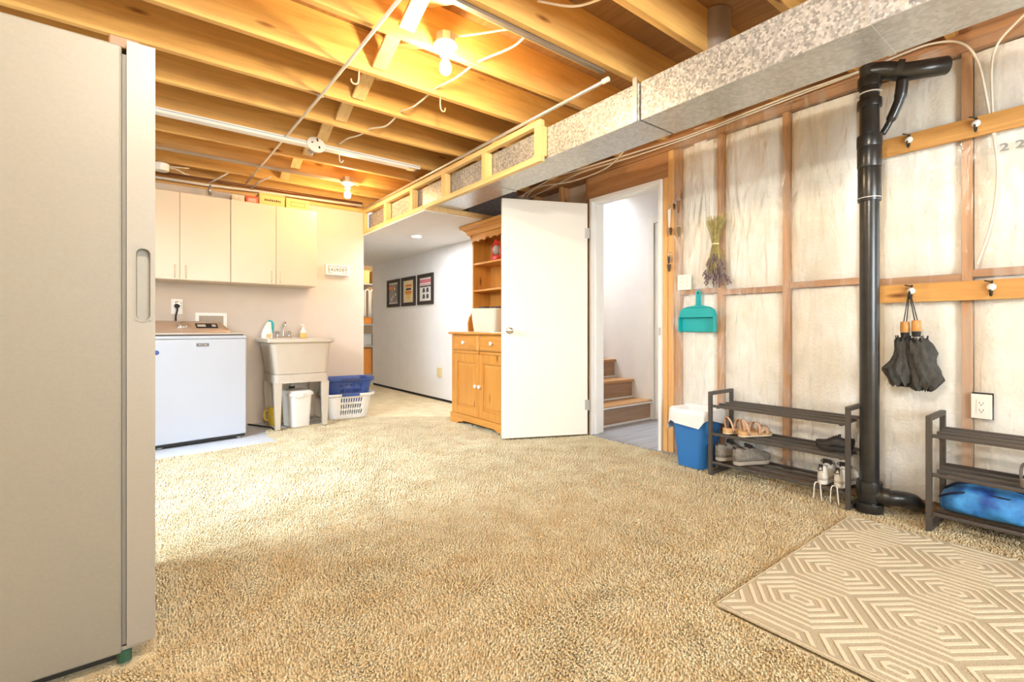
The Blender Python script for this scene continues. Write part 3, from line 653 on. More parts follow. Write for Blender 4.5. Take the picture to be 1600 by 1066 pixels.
RX0, RX1, RY0, RY1 = 1.562, 2.815, 0.02, 0.872
def tufts():
    rs = np.random.RandomState(5); out = []
    for (sp, dlo, dhi) in ((0.0095, 0.9, 2.6), (0.014, 2.6, 5.2)):
        gx, gy = np.meshgrid(np.arange(-0.4, 3.19, sp), np.arange(0.05, 5.4, sp), indexing='ij')
        gx = (gx + rs.uniform(-.5, .5, gx.shape) * sp).ravel(); gy = (gy + rs.uniform(-.5, .5, gy.shape) * sp).ravel()
        dd = gx * 0.6122 + gy * 0.7907; rr = gx * 0.7907 - gy * 0.6122
        k = (dd > dlo) & (dd <= dhi) & (np.abs(rr) < dd * 1.12 + 0.1)
        k &= ~((gx > RX0 - .012) & (gx < RX1 + .012) & (gy > RY0 - .012) & (gy < RY1 + .012))
        gx, gy = gx[k], gy[k]
        kk = np.array([in_carpet(a, b) and not (-0.75 < a < 0.05 and 1.73 < b < 2.46) for a, b in zip(gx.tolist(), gy.tolist())])
        gx, gy = gx[kk], gy[kk]
        sm = np.clip(2 - 2 * np.abs(gx - 1.99 - 0.012 * np.sin(gy * 5)) / 0.016, 0, 1) * ((gy > 0.87) & (gy < 1.98))
        cr = 1 - np.abs(2 * vnoise(gx * 6 + 2 * vnoise(gx * 9, gy * 9, 21), gy * 6 + 2 * vnoise(gx * 9 + 30, gy * 9, 22), 14) - 1)
        low_ = np.clip(sm + np.clip(cr - 0.93, 0, 1) * 9, 0, 1)
        hgt = (0.0125 + rs.uniform(-.0055, .0025, gx.shape)) * (1 - 0.9 * low_)
        out.append((gx, gy, hgt, np.full(gx.shape, sp)))
    gx, gy, hgt, sp = [np.concatenate([o[i] for o in out]) for i in range(4)]
    n = len(gx); rs = np.random.RandomState(6)
    lean = (vnoise(gx * 6, gy * 6, 31) - .5) * 0.008; lean2 = (vnoise(gx * 6 + 40, gy * 6, 32) - .5) * 0.008
    V = np.zeros((n, 7, 3)); a0 = rs.uniform(0, 2 * PI, n)
    for j in range(3):
        a = a0 + j * 2 * PI / 3
        V[:, j, 0] = gx + np.cos(a) * sp * 0.58; V[:, j, 1] = gy + np.sin(a) * sp * 0.58; V[:, j, 2] = -0.0122
        V[:, 3 + j, 0] = gx + np.cos(a + .5) * sp * 0.48 + lean; V[:, 3 + j, 1] = gy + np.sin(a + .5) * sp * 0.48 + lean2; V[:, 3 + j, 2] = -0.0122 + hgt * 0.72
    V[:, 6, 0] = gx + lean * 1.5 + rs.uniform(-.002, .002, n); V[:, 6, 1] = gy + lean2 * 1.5 + rs.uniform(-.002, .002, n); V[:, 6, 2] = -0.0122 + hgt
    F = np.array([[0, 1, 4, 3], [1, 2, 5, 4], [2, 0, 3, 5]]); T = np.array([[3, 4, 6], [4, 5, 6], [5, 3, 6]])
    base = (np.arange(n) * 7)[:, None, None]
    me = bpy.data.meshes.new('pile_tufts')
    quads = (F[None] + base).reshape(-1, 4); tris = (T[None] + base).reshape(-1, 3)
    me.vertices.add(n * 7); me.vertices.foreach_set('co', V.reshape(-1))
    loops = np.concatenate([quads.ravel(), tris.ravel()]); me.loops.add(len(loops)); me.loops.foreach_set('vertex_index', loops.astype(np.int32))
    tot = np.concatenate([np.full(len(quads), 4), np.full(len(tris), 3)]); st_ = np.concatenate([[0], np.cumsum(tot)[:-1]])
    me.polygons.add(len(tot)); me.polygons.foreach_set('loop_start', st_.astype(np.int32))
    me.update(calc_edges=True); me.validate()
    me.polygons.foreach_set('use_smooth', np.ones(len(tot), dtype=bool))
    me.materials.append(M_CARPET)
    o = bpy.data.objects.new('pile_tufts', me); COL.objects.link(o); o.parent = carpet; o['kind'] = 'stuff'
    return n
tufts()
sy = np.linspace(0.88, 1.97, 40); sbk = B()
sbk.loft([[(1.99 + 0.012 * math.sin(y * 5) - 0.004 - 0.004 * math.sin(y * 61), y, -0.0093), (1.99 + 0.012 * math.sin(y * 5) + 0.004 + 0.004 * math.sin(y * 83), y, -0.0093)] for y in sy.tolist()], False, False, closed=False)
sbk.build('seam_backing', mk('jute_backing', (0.50, 0.37, 0.19), 0.95, var=0.2, scale=90), carpet, recalc=False)

rug = thing('area_rug', 'flat taupe rug with raised cream elongated hexagon lines near the drain pipe', 'rug', (RX0, RY0, 0.0))
M_RUG = mk('rug_taupe', (0.54, 0.475, 0.345), 0.95, var=0.14, scale=220, bump=0.6, bscale=300, spec=0.1)
M_RUGL = mk('rug_cream', (0.80, 0.73, 0.57), 0.95, var=0.10, scale=220, bump=0.6, bscale=300, spec=0.1)
B().box(0, RX1 - RX0, 0, RY1 - RY0, 0.0005, 0.009).build('pile', M_RUG, rug, bevel=0.003)
B().box(0, RX1 - RX0, -0.003, -0.0002, 0.0005, 0.008).box(-0.004, -0.0002, 0, RY1 - RY0, 0.0005, 0.009).box(0, RX1 - RX0, RY1 - RY0 + .0002, RY1 - RY0 + 0.004, 0.0005, 0.009).build('bound_edge', M_RUGL, rug)
def clip_poly(P, x0, x1, y0, y1):
    for ax, lim, sg in ((0, x0, 1), (0, x1, -1), (1, y0, 1), (1, y1, -1)):
        out = []
        for i in range(len(P)):
            a, b = P[i], P[(i + 1) % len(P)]
            da, db = sg * (a[ax] - lim), sg * (b[ax] - lim)
            if da >= 0: out.append(a)
            if (da >= 0) != (db >= 0):
                t = da / (da - db); out.append((a[0] + (b[0] - a[0]) * t, a[1] + (b[1] - a[1]) * t))
        P = out
        if len(P) < 3: return []
    return P
HWX, HS, HL = 0.16, 0.095, 0.21
nrm = math.hypot(HWX, HL - HS)
def hexpts(t):
    w = HWX - t
    # slanted edge y = HL - |x|*(HL-HS)/HWX shifted inwards by t
    c = HL - t * nrm / HWX; k = (HL - HS) / HWX
    ye = c - w * k
    if ye <= 0: # sides vanish
        xm = c / k; return [(0, c), (xm, 0), (0, -c), (-xm, 0)] if c > 0 else None
    return [(0, c), (w, ye), (w, -ye), (0, -c), (-w, -ye), (-w, ye)]
rb = B()
def rug_ring(cx0, cy0, t0, t1):
    A, Bq = hexpts(t0), hexpts(t1)
    if not A or not Bq or len(A) != len(Bq): return
    for i in range(len(A)):
        j = (i + 1) % len(A)
        Q = clip_poly([(p[0] + cx0, p[1] + cy0) for p in (A[i], A[j], Bq[j], Bq[i])], RX0 + 0.008, RX1 - 0.008, RY0 + 0.006, RY1 - 0.006)
        if len(Q) >= 3:
            Q = [(x - RX0, y - RY0) for x, y in Q]
            rb.loft([[(x, y, 0.0085) for x, y in Q], [(x, y, 0.0115) for x, y in Q]], cap0=False)
for i in range(-1, 7):
    for r in range(-2, 3):
        ccx = 1.805 + (i - 1) * 0.32 + (0.16 if r % 2 else 0); ccy = 0.705 + r * 0.305
        for k in range(5):
            t = 0.014 + k * 0.031
            rug_ring(ccx, ccy, t, t + 0.0115)
rb.build('raised_lines', M_RUGL, rug)

# ================================================================== UPRIGHT FREEZER (left foreground)
fr = thing('upright_freezer', 'tall beige upright freezer seen from its side at the left edge', 'freezer', (-0.03, 1.745, 0))
box('body', M_FRIDGE, fr, -0.66, -0.006, 0.0, 0.70, 0.03, 1.742, bevel=0.006)
box('gasket', mk('gasket_grey', (0.20, 0.19, 0.17), 0.7), fr, -0.0055, 0.0045, 0.008, 0.69, 0.05, 1.72)
# door with a pocket grip on its edge
db = B(); x0, x1, z0, z1 = 0.005, 0.070, 0.045, 1.758
hx0, hx1, hz0, hz1 = 0.024, 0.060, 0.965, 1.175
cap = rrect(hx1 - hx0 - 0.002, hz1 - hz0 - 0.004, 0.0165, 6, (hx0 + hx1) / 2, (hz0 + hz1) / 2)
def proj(p):
    mx, mz = (hx0 + hx1) / 2, (hz0 + hz1) / 2; w, hh = (hx1 - hx0) / 2, (hz1 - hz0) / 2
    dx, dz = p[0] - mx, p[1] - mz
    zz = hh - w
    # map on to the rectangle outline
    if abs(dz) <= zz: return (mx + math.copysign(w, dx), mz + dz)
    ez = dz - math.copysign(zz, dz); s = w / max(abs(dx), abs(ez), 1e-6)
    return (mx + dx * s, mz + math.copysign(zz, dz) + ez * s)
outer = [proj(p) for p in cap]
db.loft([[(x, 0, z) for x, z in outer], [(x, 0, z) for x, z in cap], [(x * .9 + .1 * (hx0 + hx1) / 2, 0.003, z) for x, z in cap], [((x - (hx0 + hx1) / 2) * .82 + (hx0 + hx1) / 2, 0.022, z) for x, z in cap]], cap0=False, cap1=True)
def q(a, b, c, d_): db.add([(a, 0, c), (b, 0, c), (b, 0, d_), (a, 0, d_)], [(0, 1, 2, 3)])
q(x0, hx0, z0, z1); q(hx1, x1, z0, z1); q(hx0, hx1, z0, hz0); q(hx0, hx1, hz1, z1)
Yd = 0.70
db.add([(x0, 0, z0), (x1, 0, z0), (x1, 0, z1), (x0, 0, z1), (x0, Yd, z0), (x1, Yd, z0), (x1, Yd, z1), (x0, Yd, z1)], [(0, 4, 5, 1), (1, 5, 6, 2), (2, 6, 7, 3), (3, 7, 4, 0), (4, 7, 6, 5)])
db.build('door', M_FRIDGED, fr)
B().loft([[(x, -0.0015, z) for x, z in rrect(0.040, 0.216, 0.0195, 6, (hx0 + hx1) / 2, (hz0 + hz1) / 2)], [(x, -0.0015, z) for x, z in rrect(0.034, 0.208, 0.0165, 6, (hx0 + hx1) / 2, (hz0 + hz1) / 2)]], False, False).build('grip_rim', M_FRIDGED, fr, solid=0.003)
box('hinge_cover', mk('hinge_brown', (0.30, 0.16, 0.08), 0.5), fr, -0.035, 0.035, 0.02, 0.09, 1.7425, 1.775, bevel=0.004)
box('plinth', M_BLACK, fr, -0.64, -0.02, 0.03, 0.68, 0.004, 0.0295)
B().tube([(0.0, 0.02, 0.0), (0.0, 0.02, 0.032)], 0.018, 10).build('foot', mk('green_foot', (0.03, 0.10, 0.06), 0.5), fr)
box('door_hinge', M_STEEL, fr, -0.02, 0.05, 0.01, 0.05, 0.033, 0.0445)

# ================================================================== LAUNDRY
# ---- wall cabinets: two units with two doors each
def cab(x0, x1, xs, label):
    t = thing('wall_cabinet', label, 'cabinet', (x0, YB, 1.368), group='cream wall cabinets above the washer')
    w = x1 - x0
    box('body', M_CAB, t, 0, w, -0.295, -0.002, 0, 0.768, bevel=0.001)
    for a, b, hx in xs:
        d = box('door', M_CAB, t, a - x0 + 0.0015, b - x0 - 0.0015, -0.313, -0.2965, 0.004, 0.766, bevel=0.0015)
        pts = [(hx - x0, -0.3135, 0.022), (hx - x0, -0.330, 0.030), (hx - x0, -0.340, 0.05), (hx - x0, -0.342, 0.075), (hx - x0, -0.340, 0.10), (hx - x0, -0.330, 0.12), (hx - x0, -0.3135, 0.128)]
        B().tube(smoothpath(pts, 4), 0.0055, 8).build('handle', M_CAB, d, smooth=True)
    return t
cab(-0.10, 0.676, [(-0.10, 0.29, 0.255), (0.29, 0.676, 0.335)], 'cream laminate double wall cabinet nearest the freezer')
cab(0.678, 1.445, [(0.678, 1.063, 1.022), (1.063, 1.445, 1.100)], 'cream laminate double wall cabinet nearest the laundry sign')
# ---- boxes on top of the cabinets
M_TIN = mk('yellow_card', (0.82, 0.58, 0.18), 0.5)
M_INK = mk('dark_ink', (0.10, 0.06, 0.03), 0.6)
def topbox(x0, x1, y0, h, m, name, label, cat='box'):
    t = thing(name, label, cat, ((x0 + x1) / 2, y0, 2.1365), group='boxes on the wall cabinets')
    w = (x1 - x0) / 2
    box('carton', m, t, -w, w, 0, 0.17, 0.0, h, bevel=0.003)
    return t, w
t, w = topbox(0.695, 0.80, 5.17, 0.062, mk('kraft_card', (0.72, 0.62, 0.42), 0.6, var=0.15, scale=40), 'carton', 'small speckled carton on the cabinets left of the red tin')
t, w = topbox(0.81, 0.92, 5.17, 0.070, mk('red_tin', (0.72, 0.10, 0.03), 0.35), 'tin', 'small red tin on the wall cabinets', 'tin')
box('label', mk('pink_label', (0.85, 0.40, 0.30), 0.5), t, -w + 0.02, w - 0.02, -0.0015, -0.0002, 0.015, 0.05)
t, w = topbox(0.925, 1.153, 5.17, 0.105, M_TIN, 'file_box', 'yellow file box with dark lettering on the wall cabinets', 'box')
box('lid', M_TIN, t, -w - 0.003, w + 0.003, -0.004, 0.174, 0.1055, 0.119, bevel=0.002)
mk_b = B()
for k in range(9): mk_b.box(-0.068 + k * 0.0165, -0.068 + k * 0.0165 + 0.012, -0.0014, -0.0002, 0.045 + 0.002 * (k % 2), 0.066 - 0.002 * (k % 3))
mk_b.build('print', M_INK, t)
t, w = topbox(1.165, 1.385, 5.17, 0.108, M_TIN, 'file_box', 'yellow file box with a framed label on the wall cabinets', 'box')
B().box(-0.07, 0.07, -0.002, -0.0003, 0.03, 0.036).box(-0.07, 0.07, -0.002, -0.0003, 0.068, 0.074).box(-0.07, -0.064, -0.002, -0.0003, 0.036, 0.068).box(0.064, 0.07, -0.002, -0.0003, 0.036, 0.068).build('label_frame', mk('brown_ink', (0.45, 0.25, 0.06), 0.6), t)
# ---- LAUNDRY sign
sg = thing('laundry_sign', 'small white block sign reading LAUNDRY on the wall', 'sign', (1.742, YB - 0.001, 1.588))
box('block', M_PLATE, sg, -0.128, 0.128, -0.040, 0.0, -0.058, 0.058, bevel=0.001)
B().box(-0.102, 0.102, -0.0412, -0.0402, 0.035, 0.039).box(-0.102, -0.098, -0.0412, -0.0402, -0.035, 0.035).box(0.098, 0.102, -0.0412, -0.0402, -0.035, 0.035).box(-0.102, -0.055, -0.0412, -0.0402, -0.039, -0.035).box(0.055, 0.102, -0.0412, -0.0402, -0.039, -0.035).build('border', M_INK, sg)
text('L A U N D R Y', 0.052, M_INK, sg, TM((0, -0.0408, -0.001), FACE_MY), sx=0.58)
# ---- washing machine
wm_rz = math.atan2(4.83 - 4.655, 0.76 - 0.105) * 0.62
wm = thing('washing_machine', 'white top loading washing machine with a bronze control console', 'washing machine', (0.425, 4.735, -0.012), wm_rz)
WW = 0.335
b = B(); b.box(-WW, WW, 0.0, 0.62, 0.035, 0.868); b.build('cabinet', M_APPL, wm, bevel=0.012, seg=3)
box('top_panel', M_APPL, wm, -WW - 0.002, WW + 0.002, -0.004, 0.62, 0.8685, 0.893, bevel=0.006)
M_BRONZE = mk('bronze_console', (0.50, 0.38, 0.28), 0.35, metal=0.35, var=0.04)
box('lid_glass', mk('lid_glass', (0.16, 0.14, 0.13), 0.08), wm, -WW + 0.02, WW - 0.02, 0.01, 0.40, 0.8935, 0.905, bevel=0.004)
box('lid_rim', mk('lid_rim', (0.62, 0.56, 0.50), 0.3, metal=0.3), wm, -WW + 0.008, WW - 0.008, 0.002, 0.42, 0.9055, 0.918, bevel=0.004)
con = B().loft([[(x, y, z) for y, z in ((0.33, 0.9185), (0.345, 0.945), (0.42, 1.010), (0.50, 1.022), (0.615, 1.010), (0.618, 0.90), (0.4, 0.9185))] for x in (-WW + 0.004, WW - 0.085)] + [[(WW - 0.025, y, z) for y, z in ((0.335, 0.9185), (0.350, 0.935), (0.43, 0.960), (0.50, 0.965), (0.61, 0.960), (0.615, 0.90), (0.4, 0.9185))]]).build('console', M_BRONZE, wm, smooth=30)
B().lathe([(0.001, 0), (0.040, 0), (0.042, 0.006), (0.036, 0.022), (0.03, 0.030), (0.001, 0.032)], 24, (-0.055, 0.378, 0.972), (0, -0.66, 0.75)).build('dial', M_CHROME, wm, smooth=40)
B().bar((0.045, 0.381, 0.9785), (0.215, 0.381, 0.9785), 0.062, 0.004, up=(0, -0.66, 0.75)).build('display', M_BLACK, wm)
B().bar((0.055, 0.3795, 0.980), (0.12, 0.3795, 0.980), 0.03, 0.004, up=(0, -0.66, 0.75)).bar((0.17, 0.3795, 0.980), (0.20, 0.3795, 0.980), 0.03, 0.004, up=(0, -0.66, 0.75)).build('display_icons', mk('display_grey', (0.45, 0.40, 0.34), 0.4), wm)
M_BADGE = mk('badge_grey', (0.16, 0.16, 0.19), 0.35)
bd = box('badge', M_BADGE, wm, -0.045, 0.045, -0.0025, -0.0002, 0.806, 0.832)
text('MAYTAG', 0.018, M_CHROME, bd, TM((0, -0.0028, 0.819), FACE_MY), sx=0.9)
B().lathe([(0.001, 0), (0.018, 0), (0.018, 0.003), (0.001, 0.003)], 20, (-WW + 0.02, -0.0003, 0.765), (0, -1, 0)).build('sticker', M_NAVY, wm, smooth=40)
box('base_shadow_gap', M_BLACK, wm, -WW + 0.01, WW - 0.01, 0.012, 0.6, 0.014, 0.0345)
for x in (-WW + 0.05, WW - 0.05):
    for y in (0.05, 0.56): B().tube([(x, y, 0.0), (x, y, 0.0345)], 0.02, 10).build('foot', M_STEEL, wm)
B().lathe([(0.001, 0), (0.03, 0), (0.03, 0.035), (0.02, 0.045), (0.001, 0.045)], 16, (WW, 0.22, 0.60), (1, 0, 0)).build('drain_cap', M_BLACK, wm, smooth=40)
# ---- washer outlet and supply box on the wall
po = thing('washer_outlet', 'wall outlet with a black plug above the washing machine', 'outlet', (0.285, YB - 0.001, 1.135))
box('cover', M_PLATE, po, -0.045, 0.045, -0.006, 0, -0.06, 0.08, bevel=0.003)
B().lathe([(0.001, 0), (0.030, 0), (0.030, 0.004), (0.026, 0.006), (0.001, 0.006)], 20, (0.005, -0.006, 0.03), (0, -1, 0)).build('socket', M_CHROME, po, smooth=40)
B().lathe([(0.001, 0), (0.020, 0), (0.022, 0.02), (0.014, 0.035), (0.001, 0.036)], 14, (0.0, -0.013, 0.015), (0, -1, 0)).build('plug', M_BLACK, po, smooth=40)
B().tube(smoothpath([(0, -0.045, 0.01), (0.0, -0.06, -0.03), (-0.01, -0.05, -0.08), (-0.01, -0.03, -0.14), (-0.02, -0.02, -0.22)]), 0.007, 8).build('cord', M_BLACK, po, smooth=True)
sb = thing('supply_box', 'recessed white washer supply box in the wall behind the console', 'supply box', (0.557, YB - 0.001, 1.02))
B().box(-0.13, 0.13, -0.010, 0, 0.043, 0.072).box(-0.13, -0.10, -0.010, 0, -0.07, 0.043).box(0.10, 0.13, -0.010, 0, -0.07, 0.043).box(-0.13, 0.13, -0.010, 0, -0.10, -0.07).build('frame', M_PLATE, sb, bevel=0.002)
box('recess', mk('recess_taupe', (0.42, 0.36, 0.28), 0.7), sb, -0.0995, 0.0995, -0.003, -0.0005, -0.069, 0.0425)
# ---- laundry tub
tb = thing('laundry_tub', 'cream plastic laundry sink on four tapering legs', 'laundry sink', (1.215, 5.06, 0.0))
def rr3(x0, x1, y0, y1, r, z): return [(x, y, z) for x, y in rrect(x1 - x0, y1 - y0, r, 4, (x0 + x1) / 2, (y0 + y1) / 2)]
rings = [rr3(-0.215, 0.262, -0.205, 0.27, 0.04, 0.515), rr3(-0.255, 0.285, -0.238, 0.30, 0.05, 0.80), rr3(-0.285, 0.310, -0.262, 0.34, 0.03, 0.815), rr3(-0.285, 0.310, -0.262, 0.34, 0.03, 0.845), rr3(-0.27, 0.295, -0.247, 0.33, 0.03, 0.850), rr3(-0.225, 0.255, -0.208, 0.19, 0.05, 0.846), rr3(-0.20, 0.235, -0.18, 0.16, 0.06, 0.56)]
B().loft(rings).build('basin', M_TUB, tb, smooth=35)
B().loft([rr3(-0.222, 0.268, -0.212, 0.275, 0.035, 0.43), rr3(-0.222, 0.268, -0.212, 0.275, 0.035, 0.512)]).build('skirt', mk('skirt_plastic', (0.55, 0.475, 0.38), 0.5, var=0.05, bump=0.3, bscale=90), tb, smooth=35)
for sx in (-1, 1):
    for sy in (-1, 1):
        x = -0.19 if sx < 0 else 0.235; y = -0.185 if sy < 0 else 0.25
        B().bar((x, y, 0.0), (x, y + 0, 0.43), 0.042, 0.042, up=(0, 1, 0), w2=0.072, h2=0.055).build('leg', M_TUB, tb, bevel=0.004)
fa = thing('faucet', 'chrome two handle faucet on the laundry sink', 'faucet', (1.165, 5.315, 0.8435))
B().box(-0.075, 0.085, -0.025, 0.025, 0, 0.018).build('base', M_CHROME, fa, bevel=0.006)
B().tube(smoothpath([(0.005, 0, 0.015), (0.005, 0, 0.10), (0.005, -0.01, 0.145), (0.01, -0.04, 0.165), (0.01, -0.075, 0.150), (0.01, -0.085, 0.125)]), 0.010, 12).build('spout', M_CHROME, fa, smooth=True)
for x in (-0.05, 0.06):
    B().lathe([(0.001, 0.0), (0.012, 0.0), (0.012, 0.02), (0.025, 0.025), (0.027, 0.045), (0.018, 0.055), (0.001, 0.056)], 12, (x, 0, 0.016)).build('handle', M_CHROME, fa, smooth=30)
hs_ = thing('spray_detergent', 'white detergent jug with a teal handle on the sink rim', 'detergent bottle', (1.01, 5.27, 0.8425))
B().loft([[(x, y, z) for x, y in rrect(w_, dd, r_, 4, ox, 0)] for w_, dd, r_, z, ox in ((0.10, 0.055, 0.02, 0, 0), (0.10, 0.055, 0.02, 0.05, 0), (0.075, 0.05, 0.02, 0.10, 0.005), (0.045, 0.04, 0.018, 0.15, 0.015), (0.034, 0.034, 0.015, 0.165, 0.02))]).build('jug', M_WPLAST, hs_, smooth=40)
B().tube(smoothpath([(0.015, 0, 0.175), (0.045, 0, 0.165), (0.055, 0, 0.13), (0.052, 0, 0.08), (0.048, 0, 0.05)]), 0.011, 10).build('handle', M_TEAL, hs_, smooth=True)
box('label', mk('orange_label', (0.85, 0.50, 0.15), 0.5), hs_, -0.01, 0.03, -0.0285, -0.0276, 0.01, 0.045)
so = thing('soap_bottle', 'small clear bottle of amber hand soap on the sink rim', 'soap bottle', (1.352, 5.27, 0.8425))
B().lathe([(0.001, 0), (0.030, 0), (0.032, 0.01), (0.030, 0.055), (0.001, 0.055)], 18).build('liquid', mk('amber_soap', (0.82, 0.55, 0.14), 0.25), so, smooth=40)
B().lathe([(0.030, 0.056), (0.026, 0.075), (0.015, 0.092), (0.012, 0.10), (0.001, 0.10)], 18).build('shoulder', mk('clear_plastic', (0.86, 0.82, 0.72), 0.2), so, smooth=40)
B().lathe([(0.001, 0.10), (0.014, 0.10), (0.014, 0.115), (0.005, 0.117), (0.005, 0.138), (0.001, 0.138)], 14).bar((0, 0, 0.140), (-0.028, 0, 0.137), 0.012, 0.01).build('pump', M_WPLAST, so)
# ---- under the sink: lidded bin, yellow jug, hose
lb = thing('lidded_bin', 'cream lidded waste bin under the laundry sink', 'bin', (1.225, 5.02, 0.0), rz=math.radians(12))
B().loft([rr3(-0.085, 0.085, -0.11, 0.11, 0.03, 0.0), rr3(-0.10, 0.10, -0.13, 0.13, 0.035, 0.30)]).build('body', M_WPLAST, lb, smooth=35)
B().loft([rr3(-0.112, 0.112, -0.142, 0.142, 0.035, 0.301), rr3(-0.112, 0.112, -0.142, 0.142, 0.035, 0.325), rr3(-0.09, 0.09, -0.12, 0.12, 0.03, 0.345)]).build('lid', M_WPLAST, lb, smooth=35)
B().box(-0.07, 0.0, -0.149, -0.1425, 0.285, 0.325).build('latch', M_WPLAST, lb, bevel=0.003)
dpn = thing('drain_trap', 'white plastic drain trap hanging beneath the laundry sink', 'drain', (1.23, 5.22, 0.25))
B().tube([(0, 0, 0.165), (0, 0, 0.02), (0.02, 0.06, -0.01), (0.02, 0.19, 0.02)], 0.02, 10).build('pipe', M_WPLAST, dpn, smooth=True)
B().tube([(0, 0, 0.09), (0, 0, 0.11)], 0.028, 12).build('nut', M_BLACK, dpn, smooth=40)
yj = thing('yellow_jug', 'small yellow plastic jug behind the sink leg', 'jug', (1.075, 5.22, -0.012))
B().lathe([(0.001, 0), (0.055, 0), (0.060, 0.02), (0.066, 0.17), (0.062, 0.172), (0.055, 0.02), (0.001, 0.012)], 18).build('body', mk('yellow_plastic', (0.80, 0.58, 0.06), 0.4), yj, smooth=40)
B().tube(smoothpath([(-0.055, 0, 0.15), (-0.095, 0, 0.14), (-0.095, 0, 0.07), (-0.055, 0, 0.05)]), 0.008, 8).build('handle', MATS['yellow_plastic'], yj, smooth=True)
hose = tag(B().tube(smoothpath([(0.86, 5.36, -0.004), (0.95, 5.15, 0.0), (1.00, 4.99, 0.006), (0.99, 4.90, 0.0085)]), 0.008, 8).build('drain_hose', M_DARK, None, smooth=True), 'dark hose lying on the floor beside the washing machine', 'hose')
wire = thing('wire_rack', 'low wire rack on the floor between the sink and baskets', 'rack', (1.415, 5.20, -0.012))
for k in range(6): B().tube([(-0.12 + k * 0.035, -0.12, 0.045), (-0.12 + k * 0.035, 0.14, 0.045)], 0.004, 6).build('wire', M_STEEL, wire)
B().tube([(-0.13, -0.12, 0.039), (0.06, -0.12, 0.039)], 0.004, 6).tube([(-0.13, -0.12, 0.039), (-0.13, 0.14, 0.039)], 0.004, 6).tube([(-0.13, 0.14, 0.039), (0.06, 0.14, 0.039)], 0.004, 6).tube([(-0.13, -0.12, 0), (-0.13, -0.12, 0.045)], 0.004, 6).tube([(0.06, -0.12, 0), (0.06, -0.12, 0.045)], 0.004, 6).tube([(-0.13, 0.14, 0), (-0.13, 0.14, 0.045)], 0.004, 6).tube([(0.06, 0.14, 0), (0.06, 0.14, 0.045)], 0.004, 6).build('frame', M_STEEL, wire)

# ---- nested laundry baskets with slotted walls
def basket(name, label, loc, m, mh, H_, rz):
    t = thing(name, label, 'laundry basket', loc, rz, group='stacked laundry baskets')
    N = 112; nz = 12
    def outline(s):
        w_, d_ = 0.40 + 0.08 * s, 0.27 + 0.07 * s
        P = rrect(w_, d_, 0.09, 8); Q = P + [P[0]]
        acc = [0]
        for a_, b_ in zip(Q[:-1], Q[1:]): acc.append(acc[-1] + math.hypot(b_[0] - a_[0], b_[1] - a_[1]))
        tt = np.linspace(0, acc[-1], 112, endpoint=False)
        return list(zip(np.interp(tt, acc, [q_[0] for q_ in Q]).tolist(), np.interp(tt, acc, [q_[1] for q_ in Q]).tolist()))
    rows = [[(x, y, H_ * j / nz) for x, y in outline(j / nz)] for j in range(nz + 1)]
    b = B(); n = len(rows[0])
    for r in rows: b.v += r
    for j in range(nz):
        for i in range(n):
            k = (i + 1) % n
            mid = rows[j][i]; face = (abs(mid[1]) > 0.12 and abs(mid[0]) < 0.11)
            hole = face and (i % 2 == 1) and j in (2, 3, 5, 6, 8, 9)
            if not hole: b.f.append((j * n + i, j * n + k, (j + 1) * n + k, (j + 1) * n + i))
    b.f.append(tuple(range(n))[::-1])
    b.build('wall', m, t, smooth=40, solid=0.003, recalc=False)
    o1 = rrect(0.48, 0.34, 0.09, 8); o2 = rrect(0.535, 0.385, 0.10, 8)
    B().loft([[(x, y, H_) for x, y in o1], [(x, y, H_ + 0.006) for x, y in o2], [(x, y, H_ - 0.014) for x, y in o2], [(x, y, H_ - 0.018) for x, y in [(p[0] * 0.985, p[1] * 0.985) for p in o2]]], False, False).build('rim', m, t, smooth=40, solid=0.004)
    for s in (-1, 1):
        B().bar((-0.09, s * 0.196, H_ - 0.006), (0.09, s * 0.196, H_ - 0.006), 0.012, 0.026).build('grip', mh, t, bevel=0.003)
    return t
basket('laundry_basket', 'white slotted laundry basket under the blue one', (1.775, 5.20, 0.0), M_WPLAST, M_NAVY, 0.255, math.radians(-6))
basket('laundry_basket', 'blue laundry basket nested in the white one', (1.775, 5.20, 0.16), M_NAVY, mk('navy_grip', (0.02, 0.035, 0.13), 0.4), 0.25, math.radians(-6))

# ================================================================== CORRIDOR
dl = thing('recessed_light', 'lit round recessed light in the corridor ceiling', 'downlight', (2.535, 5.065, 2.004))
B().lathe([(0.050, 0.0), (0.066, 0.0), (0.068, -0.004), (0.052, -0.006)], 28, cap=False).build('trim_ring', M_WHITE, dl, smooth=40)
B().lathe([(0.001, -0.0015), (0.049, -0.0015), (0.049, -0.004), (0.001, -0.0045)], 24).build('lens', M_DOWN, dl, smooth=40)
M_FRAME = mk('dark_frame', (0.030, 0.024, 0.020), 0.5)
def picture(yc, w, label, artfn):
    t = thing('framed_picture', label, 'picture', (XC, yc, 1.485), group='framed prints on the corridor wall')
    hw, hh, fw = w / 2, 0.212, 0.050
    B().box(-0.024, -0.001, -hw, hw, hh - fw, hh).box(-0.024, -0.001, -hw, hw, -hh, -hh + fw).box(-0.024, -0.001, -hw, -hw + fw, -hh + fw, hh - fw).box(-0.024, -0.001, hw - fw, hw, -hh + fw, hh - fw).build('frame', M_FRAME, t, bevel=0.003)
    artfn(t, hw - fw, hh - fw)
    return t
def panel(t, name, m, y0, y1, z0, z1, d=0.0):   # y measured to the right as seen (towards -Y)
    return box(name, m, t, -0.006 - d, -0.0012 - d, -y1, -y0, z0, z1)
M_AG = mk('print_grey', (0.16, 0.14, 0.13), 0.6, scale=9, col2=(0.42, 0.36, 0.32), detail=5)
M_AC = mk('print_cream', (0.80, 0.66, 0.40), 0.6, var=0.05)
M_AO = mk('print_orange', (0.72, 0.22, 0.05), 0.6)
